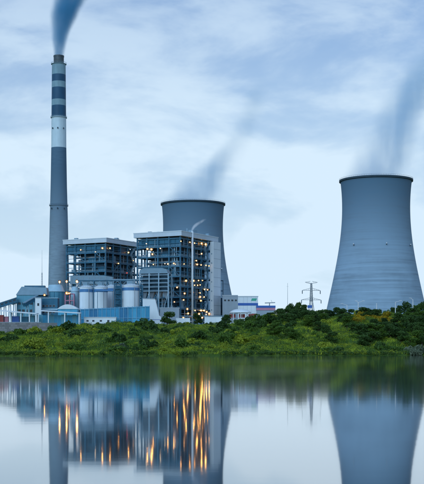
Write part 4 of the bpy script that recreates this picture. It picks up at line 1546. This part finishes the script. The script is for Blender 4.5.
for i, (px, yt) in enumerate(sky_trees):
    D = 650 + (i * 37 % 30)
    p = P(px, yt, D)
    g = gz(p.x, D)
    h = max(3.5, p.z - g)
    mk = 'leaf_dark' if i % 4 else 'leaf_mid'
    tree(p.x, D, h, rnd.uniform(7, 10), mk, '%s tree %s on the wooded hill skyline' % (
        'dark green' if i % 4 else 'mid-green',
        ['left of the thin mast', 'between thin mast and pylon', 'right of the pylon', 'at the cooling tower foot', 'behind the ochre bushes', 'right of the ochre bushes'][
            0 if px < 286 else 1 if px < 308 else 2 if px < 330 else 3 if px < 355 else 4 if px < 394 else 5]), 'skyline trees on the wooded hill')
# denser wood on the right hill flank
wood = [(px, D) for D in (642, 628, 612, 596, 580, 562, 542, 522, 502) for px in range(272, 434, 8)]
cnt = 0
for px, D in wood:
    px += rnd.uniform(-4, 4); D += rnd.uniform(-8, 8)
    lim = {True: 336, False: 270}[D < 610]
    dens = 0.95 if px > 340 - (D < 560) * -18 else 0.75 if D > 618 else 0.42 if D > 590 else 0.1
    if 352 < px < 404 and D > 566: dens *= 0.08
    if rnd.random() > dens: continue
    x = (px - 212) / F * D
    mk = rnd.choices(['leaf_dark', 'leaf_mid'], [.72, .28])[0]
    hh = rnd.uniform(4.2, 7.4)
    size = 'small' if hh < 4.8 else 'medium' if hh < 6 else 'tall'
    where = ('high' if D > 600 else 'half-way up' if D > 540 else 'low on the hill') + ' ' + place_word(px)
    tree(x, D, hh, hh * rnd.uniform(1.05, 1.5), mk, '%s %s tree %s' % (size, TONES[mk], where), 'trees on the wooded hill', .3)
    cnt += 1


def bush(px, D, s, mk, hs=1.0, label=None, group='bushes on the green bank'):
    x = (px - 212) / F * D
    y = D
    o = new_obj('bush', rnd.choice(bush_protos[mk]))
    o.location = (x, y, gz(x, y) - .15 * s)
    o.rotation_euler = (0, 0, rnd.uniform(0, 6.28))
    o.scale = (s, s, s * hs)
    if label is None:
        size = 'small' if s < .9 else 'medium' if s < 1.35 else 'large'
        t = (D - float(shore(np.array([x]))[0])) / (CREST - 410)
        where = 'at the water edge' if t < .07 else 'low on the bank' if t < .33 else 'half-way up the bank' if t < .66 else 'high on the bank'
        label = '%s %s bush %s %s' % (size, TONES[mk], where, place_word(px))
    tag(o, label, 'bush', group)
    return o


for k in range(34):
    bush(rnd.uniform(355, 403), rnd.uniform(596, 640), rnd.uniform(1.2, 2.1), 'leaf_flower', 1.0)
# shrubs over the bank
for k in range(400):
    px = rnd.uniform(-6, 430)
    t = rnd.random()
    x0 = (px - 212) / F * 520
    D = 412 + 40 * float(sstep(-60, 90, x0)) + t * 225
    if px > 340 and rnd.random() < .5: continue
    if vnoise(np.array([px / 34.0]), np.array([D / 60.0]), 9)[0] < rnd.uniform(.15, .55): continue
    mk = rnd.choices(['leaf_dark', 'leaf_mid', 'leaf_light'], [.34, .40, .26])[0]
    s = rnd.choice([.7, .9, 1.2, 1.6, 2.1, 2.6]) * rnd.uniform(.85, 1.15) * (1.0 if t < .75 else 1.15)
    bush(px, D, s, mk, rnd.uniform(.7, 1.1))
# named groups seen in the photo
for px, D, s, mk in ((29, 648, 2.3, 'leaf_dark'), (33, 646, 1.7, 'leaf_dark'), (23, 645, 1.3, 'leaf_dark'), (68, 640, 1.9, 'leaf_dark'), (63, 638, 1.4, 'leaf_mid'), (120, 425, 1.5, 'leaf_dark'),
                     (126, 424, 1.3, 'leaf_dark'), (114, 426, 1.1, 'leaf_dark'), (122, 431, 1.5, 'leaf_pale'), (28, 421, 1.4, 'leaf_dark'), (33, 423, 1.2, 'leaf_dark'), (40, 421, 1.0, 'leaf_mid'),
                     (214, 560, 3.0, 'leaf_dark'), (209, 556, 2.4, 'leaf_mid'), (219, 558, 2.3, 'leaf_dark'), (416, 458, 1.9, 'leaf_pale'), (421, 462, 2.2, 'leaf_pale'), (410, 468, 1.7, 'leaf_pale'),
                     (404, 474, 1.8, 'leaf_mid'), (418, 640, 1.7, 'leaf_pale'), (390, 470, 2.0, 'leaf_mid'), (380, 474, 2.2, 'leaf_dark'), (137, 640, 1.5, 'leaf_dark'), (128, 642, 1.6, 'leaf_dark'), (98, 641, 1.3, 'leaf_mid'),
                     (110, 643, 1.5, 'leaf_dark'), (150, 640, 1.5, 'leaf_mid'), (182, 640, 1.4, 'leaf_mid'), (188, 644, 1.5, 'leaf_light'), (210, 640, 1.7, 'leaf_dark'), (251, 648, 2.2, 'leaf_dark'), (238, 645, 1.8, 'leaf_mid')):
    bush(px, D, s, mk, 1.0)

# pale stone on the slope and earth strip
p = P(284.5, 337, 540)
st = MB()
st.lathe([(0.2, -.4), (1.6, -.2), (1.9, .6), (1.3, 1.4), (.3, 1.7)], 9)
o = st.build('boulder', MT['rock'])
o.location = (p.x, 540, gz(p.x, 540)); o.scale = (1.3, .8, .8)
for v in o.data.vertices:
    v.co += Vector((rnd.uniform(-.2, .2), rnd.uniform(-.2, .2), rnd.uniform(-.15, .15)))
tag(o, 'pale boulder lying on the grassy slope below the tree clump', 'boulder')


def grass_field(name, n, xr, yr, mask, h, w, material, blades=5, spread=.5, lean=.35, seed=1):
    r_ = np.random.RandomState(seed)
    x = r_.uniform(*xr, n); y = r_.uniform(*yr, n)
    keep = mask(x, y, r_)
    x, y = x[keep], y[keep]
    n = len(x)
    z = ground(x, y)
    X = np.repeat(x, blades) + r_.normal(0, spread, n * blades)
    Y = np.repeat(y, blades) + r_.normal(0, spread, n * blades)
    Z = np.repeat(z, blades) - .12
    m = n * blades
    hh = np.repeat(r_.uniform(*h, n), blades) * r_.uniform(.6, 1.2, m)
    a = r_.uniform(0, 6.283, m)
    ww = w * r_.uniform(.6, 1.4, m)
    lx, ly = r_.normal(0, lean, m) * hh, r_.normal(0, lean, m) * hh
    v = np.zeros((m, 3, 3))
    v[:, 0] = np.stack([X - np.cos(a) * ww, Y - np.sin(a) * ww, Z], 1)
    v[:, 1] = np.stack([X + np.cos(a) * ww, Y + np.sin(a) * ww, Z], 1)
    v[:, 2] = np.stack([X + lx, Y + ly, Z + hh], 1)
    me = bpy.data.meshes.new(name)
    me.vertices.add(m * 3); me.vertices.foreach_set('co', v.ravel())
    me.loops.add(m * 3); me.loops.foreach_set('vertex_index', np.arange(m * 3))
    me.polygons.add(m); me.polygons.foreach_set('loop_start', np.arange(m) * 3)
    me.polygons.foreach_set('loop_total', np.full(m, 3))
    me.update(); me.validate()
    me.materials.append(material)
    return new_obj(name, me)


def in_view(x, y, pad=8):
    return np.abs(x) < (212 + 14) / F * y + pad


gr = grass_field('grass', 62000, (-135, 135), (402, 668), lambda x, y, r: (y > shore(x) + .6) & in_view(x, y) & (vnoise(x / 14, y / 18, 21) + .35 * r.rand(len(x)) > .34),
                 (.45, 1.15), .14, MT['grass'], 5, .45, .4, 2)
tag(gr, 'tall green grass over the whole bank', 'grass', kind='stuff')
rd = grass_field('shore_reeds', 9000, (-100, 120), (396, 470), lambda x, y, r: (y > shore(x) - .5) & (y < shore(x) + 3.5) & in_view(x, y) & (vnoise(x / 7, y * 0, 31) + .3 * r.rand(len(x)) > .3),
                 (.5, 1.5), .09, MT['reed'], 5, .3, .25, 3)
tag(rd, 'reeds and rank grass along the waterline', 'reeds', kind='stuff')


def scrub(n, seed, mk, name, label, edge=None, rr=(.7, 1.9)):
    r_ = np.random.RandomState(seed)
    x = r_.uniform(-130, 130, n * 3); y = r_.uniform(404, 652, n * 3)
    k = (y > shore(x) + 1.0) & in_view(x, y) & (vnoise(x / 11, y / 16, seed) > .45)
    if edge:
        x = r_.uniform(-100, 110, n * 6); y = shore(x) + r_.uniform(.2, edge, n * 6)
        k = in_view(x, y) & (vnoise(x / 9, y * 0, seed) > .35)
    x, y = x[k][:n], y[k][:n]
    z = ground(x, y)
    rad = r_.uniform(*rr, len(x))
    me = leaf_mesh(name, MT[mk], np.stack([x, y, z + rad * .25], 1), rad, len(x) * 60, .38, .7, seed)
    tag(new_obj(name, me), label, 'undergrowth', kind='stuff')


scrub(2800, 41, 'leaf_mid', 'undergrowth', 'low green undergrowth scattered over the bank')
scrub(1700, 42, 'leaf_dark', 'undergrowth', 'low dark undergrowth scattered over the bank')
scrub(2200, 43, 'leaf_light', 'undergrowth', 'low yellow-green undergrowth scattered over the bank')

scrub(420, 44, 'leaf_dark', 'undergrowth', 'dark overhanging undergrowth along the waterline', 3.5, (.4, 1.3))
scrub(160, 45, 'leaf_light', 'undergrowth', 'pale green tussocks along the waterline', 4.0, (.4, 1.2))

# ------------------------------------------------------------------ smoke and steam


def plume(name, base, H, axis, rad, dens, color, label, fade, noise_scale, contrast=(.35, .7), soft=.15, aniso=0.0, step=.25, wob_=.9):
    """closed hull swept along the drift, filled with an uneven volume; axis/rad/fade are lists over t=0..1"""
    ts = [i / (len(axis) - 1) for i in range(len(axis))]
    tt = np.linspace(0, 1, 24)
    ax = np.interp(tt, ts, axis); rr = np.interp(tt, [i / (len(rad) - 1) for i in range(len(rad))], rad)
    n = 20
    vs, fs = [], []
    for t, a, r in zip(tt, ax, rr):
        for k in range(n):
            q = 2 * math.pi * k / n
            vs.append((a + 1.3 * r * math.cos(q), 1.3 * r * math.sin(q), t * H))
    for i in range(len(tt) - 1):
        for k in range(n):
            a, b = i * n + k, i * n + (k + 1) % n
            fs.append((a, b, b + n, a + n))
    fs.append(tuple(range(n - 1, -1, -1))); fs.append(tuple(range(len(vs) - n, len(vs))))
    m = bpy.data.materials.new(name + '_volume')
    m.use_nodes = True
    t = m.node_tree
    t.nodes.clear()
    A = t.nodes.new
    K = t.links.new
    o_ = A('ShaderNodeOutputMaterial')
    pv = A('ShaderNodeVolumePrincipled')
    pv.inputs['Color'].default_value = (*color, 1)
    pv.inputs['Anisotropy'].default_value = aniso
    K(pv.outputs[0], o_.inputs['Volume'])
    co = A('ShaderNodeTexCoord')

    def math_(op, a, b=None, c=None, clamp=False):
        q = A('ShaderNodeMath'); q.operation = op; q.use_clamp = clamp
        for i, v in enumerate((a, b, c)):
            if v is None: continue
            if isinstance(v, (int, float)): q.inputs[i].default_value = v
            else: K(v, q.inputs[i])
        return q.outputs[0]

    def curve(val, ys_, lo, hi):
        q = A('ShaderNodeFloatCurve')
        c = q.mapping.curves[0]
        pts = [(i / (len(ys_) - 1), (y - lo) / (hi - lo)) for i, y in enumerate(ys_)]
        c.points[0].location = pts[0]; c.points[1].location = pts[-1]
        for p_ in pts[1:-1]: c.points.new(*p_)
        q.mapping.update()
        K(val, q.inputs['Value'])
        return math_('MULTIPLY_ADD', q.outputs[0], hi - lo, lo)
    sp = A('ShaderNodeSeparateXYZ')
    K(co.outputs['Object'], sp.inputs[0])
    tz = math_('DIVIDE', sp.outputs['Z'], H, clamp=True)
    axn = curve(tz, axis, min(axis) - .01, max(axis) + .01)
    rn = curve(tz, rad, 0, max(rad) + .01)
    fn = curve(tz, fade, 0, 1.0)
    n0 = A('ShaderNodeTexNoise'); n0.inputs['Scale'].default_value = noise_scale * .6; n0.inputs['Detail'].default_value = 2
    K(co.outputs['Object'], n0.inputs['Vector'])
    wob = math_('MULTIPLY', math_('SUBTRACT', n0.outputs['Fac'], .5), wob_)
    dx = math_('ADD', math_('DIVIDE', math_('SUBTRACT', sp.outputs['X'], axn), rn), wob)
    dy = math_('DIVIDE', sp.outputs['Y'], rn)
    d = math_('SQRT', math_('ADD', math_('MULTIPLY', dx, dx), math_('MULTIPLY', dy, dy)))
    ed = A('ShaderNodeMapRange'); ed.interpolation_type = 'SMOOTHSTEP'
    ed.inputs['From Min'].default_value = 1.0; ed.inputs['From Max'].default_value = soft
    K(d, ed.inputs['Value'])
    mp3 = A('ShaderNodeMapping'); mp3.inputs['Scale'].default_value = (1, 1, .45)
    mp3.inputs['Rotation'].default_value = (0, R(-25), 0)
    K(co.outputs['Object'], mp3.inputs['Vector'])
    n1_ = A('ShaderNodeTexNoise'); n1_.inputs['Scale'].default_value = noise_scale; n1_.inputs['Detail'].default_value = 4; n1_.inputs['Distortion'].default_value = .4
    K(mp3.outputs[0], n1_.inputs['Vector'])
    nr = A('ShaderNodeMapRange'); nr.interpolation_type = 'SMOOTHSTEP'
    nr.inputs['From Min'].default_value = contrast[0]; nr.inputs['From Max'].default_value = contrast[1]
    nr.inputs['To Min'].default_value = .15
    K(n1_.outputs['Fac'], nr.inputs['Value'])
    de = math_('MULTIPLY', math_('MULTIPLY', ed.outputs[0], nr.outputs[0]), math_('MULTIPLY', fn, dens))
    K(de, pv.inputs['Density'])
    m.cycles.volume_step_rate = step
    me = bpy.data.meshes.new(name); me.from_pydata(vs, [], fs); me.materials.append(m)
    o = new_obj(name, me)
    o.location = base
    tag(o, label, 'smoke' if 'smoke' in name else 'steam', kind='stuff')
    return o


s_ = DC / F
plume('chimney_smoke', P(58.8, 56.8, DC), 130 * s_, [v * s_ for v in (0, 1.4, 6, 13, 24, 40, 58)], [v * s_ for v in (6, 10.5, 17, 22, 27, 33, 38)],
      .42, (.1, .48, .74), 'dark blue smoke plume rising from the tall chimney', [1, .95, .8, .6, .4, .2, 0], .055, (.25, .68), .3, step=.3, wob_=.5)
s_ = 905 / F
plume('cooling_tower_steam', P(376, 181, 905), 150 * s_, [v * s_ for v in (-1, 6, 16, 30, 48, 72, 100)], [v * s_ for v in (40, 39, 36, 36, 38, 40, 44)],
      .075, (.42, .74, .98), 'pale steam plume drifting right from the right cooling tower', [1, .9, .85, .8, .6, .35, 0], .02, (.4, .64), .1, step=.4, wob_=1.0)
s_ = 1035 / F
plume('cooling_tower_steam', P(193, 204, 1035), 130 * s_, [v * s_ for v in (-1, 9, 30, 47, 57, 65, 72)], [v * s_ for v in (36, 32, 23, 17, 16, 17, 17)],
      .065, (.42, .74, .98), 'faint wisp of steam over the half-hidden cooling tower', [1, .85, .7, .6, .5, .3, 0], .022, (.4, .64), .1, step=.4, wob_=1.0)
vp = P(191.5, 231.5, 812)
plume('roof_vent_steam', vp, 9, [0, 1.2, 3.2, 6.2, 9.5], [.8, 1.5, 2.2, 2.4, 2.0], .9, (.97, .98, 1.0), 'small white steam puff above the right boiler house roof', [1, .9, .7, .4, 0], .35, (.25, .6), .1, step=.4)

# things that would share a label are told apart by their order in the photo
same = {}
for o in bpy.data.objects:
    if o.parent is None and 'label' in o and 'category' in o:
        same.setdefault(o['label'], []).append(o)
ORD = ['leftmost', 'second', 'third', 'fourth', 'fifth', 'sixth', 'seventh', 'eighth', 'ninth']
for lab, os_ in same.items():
    if len(os_) < 2: continue
    os_.sort(key=lambda o: o.location.x / o.location.y)
    for i, o in enumerate(os_):
        if i == len(os_) - 1: o['label'] = lab + ', rightmost'
        else: o['label'] = lab + ', ' + (ORD[i] if i < len(ORD) else str(i + 1) + 'th') + (' from left' if i else '')
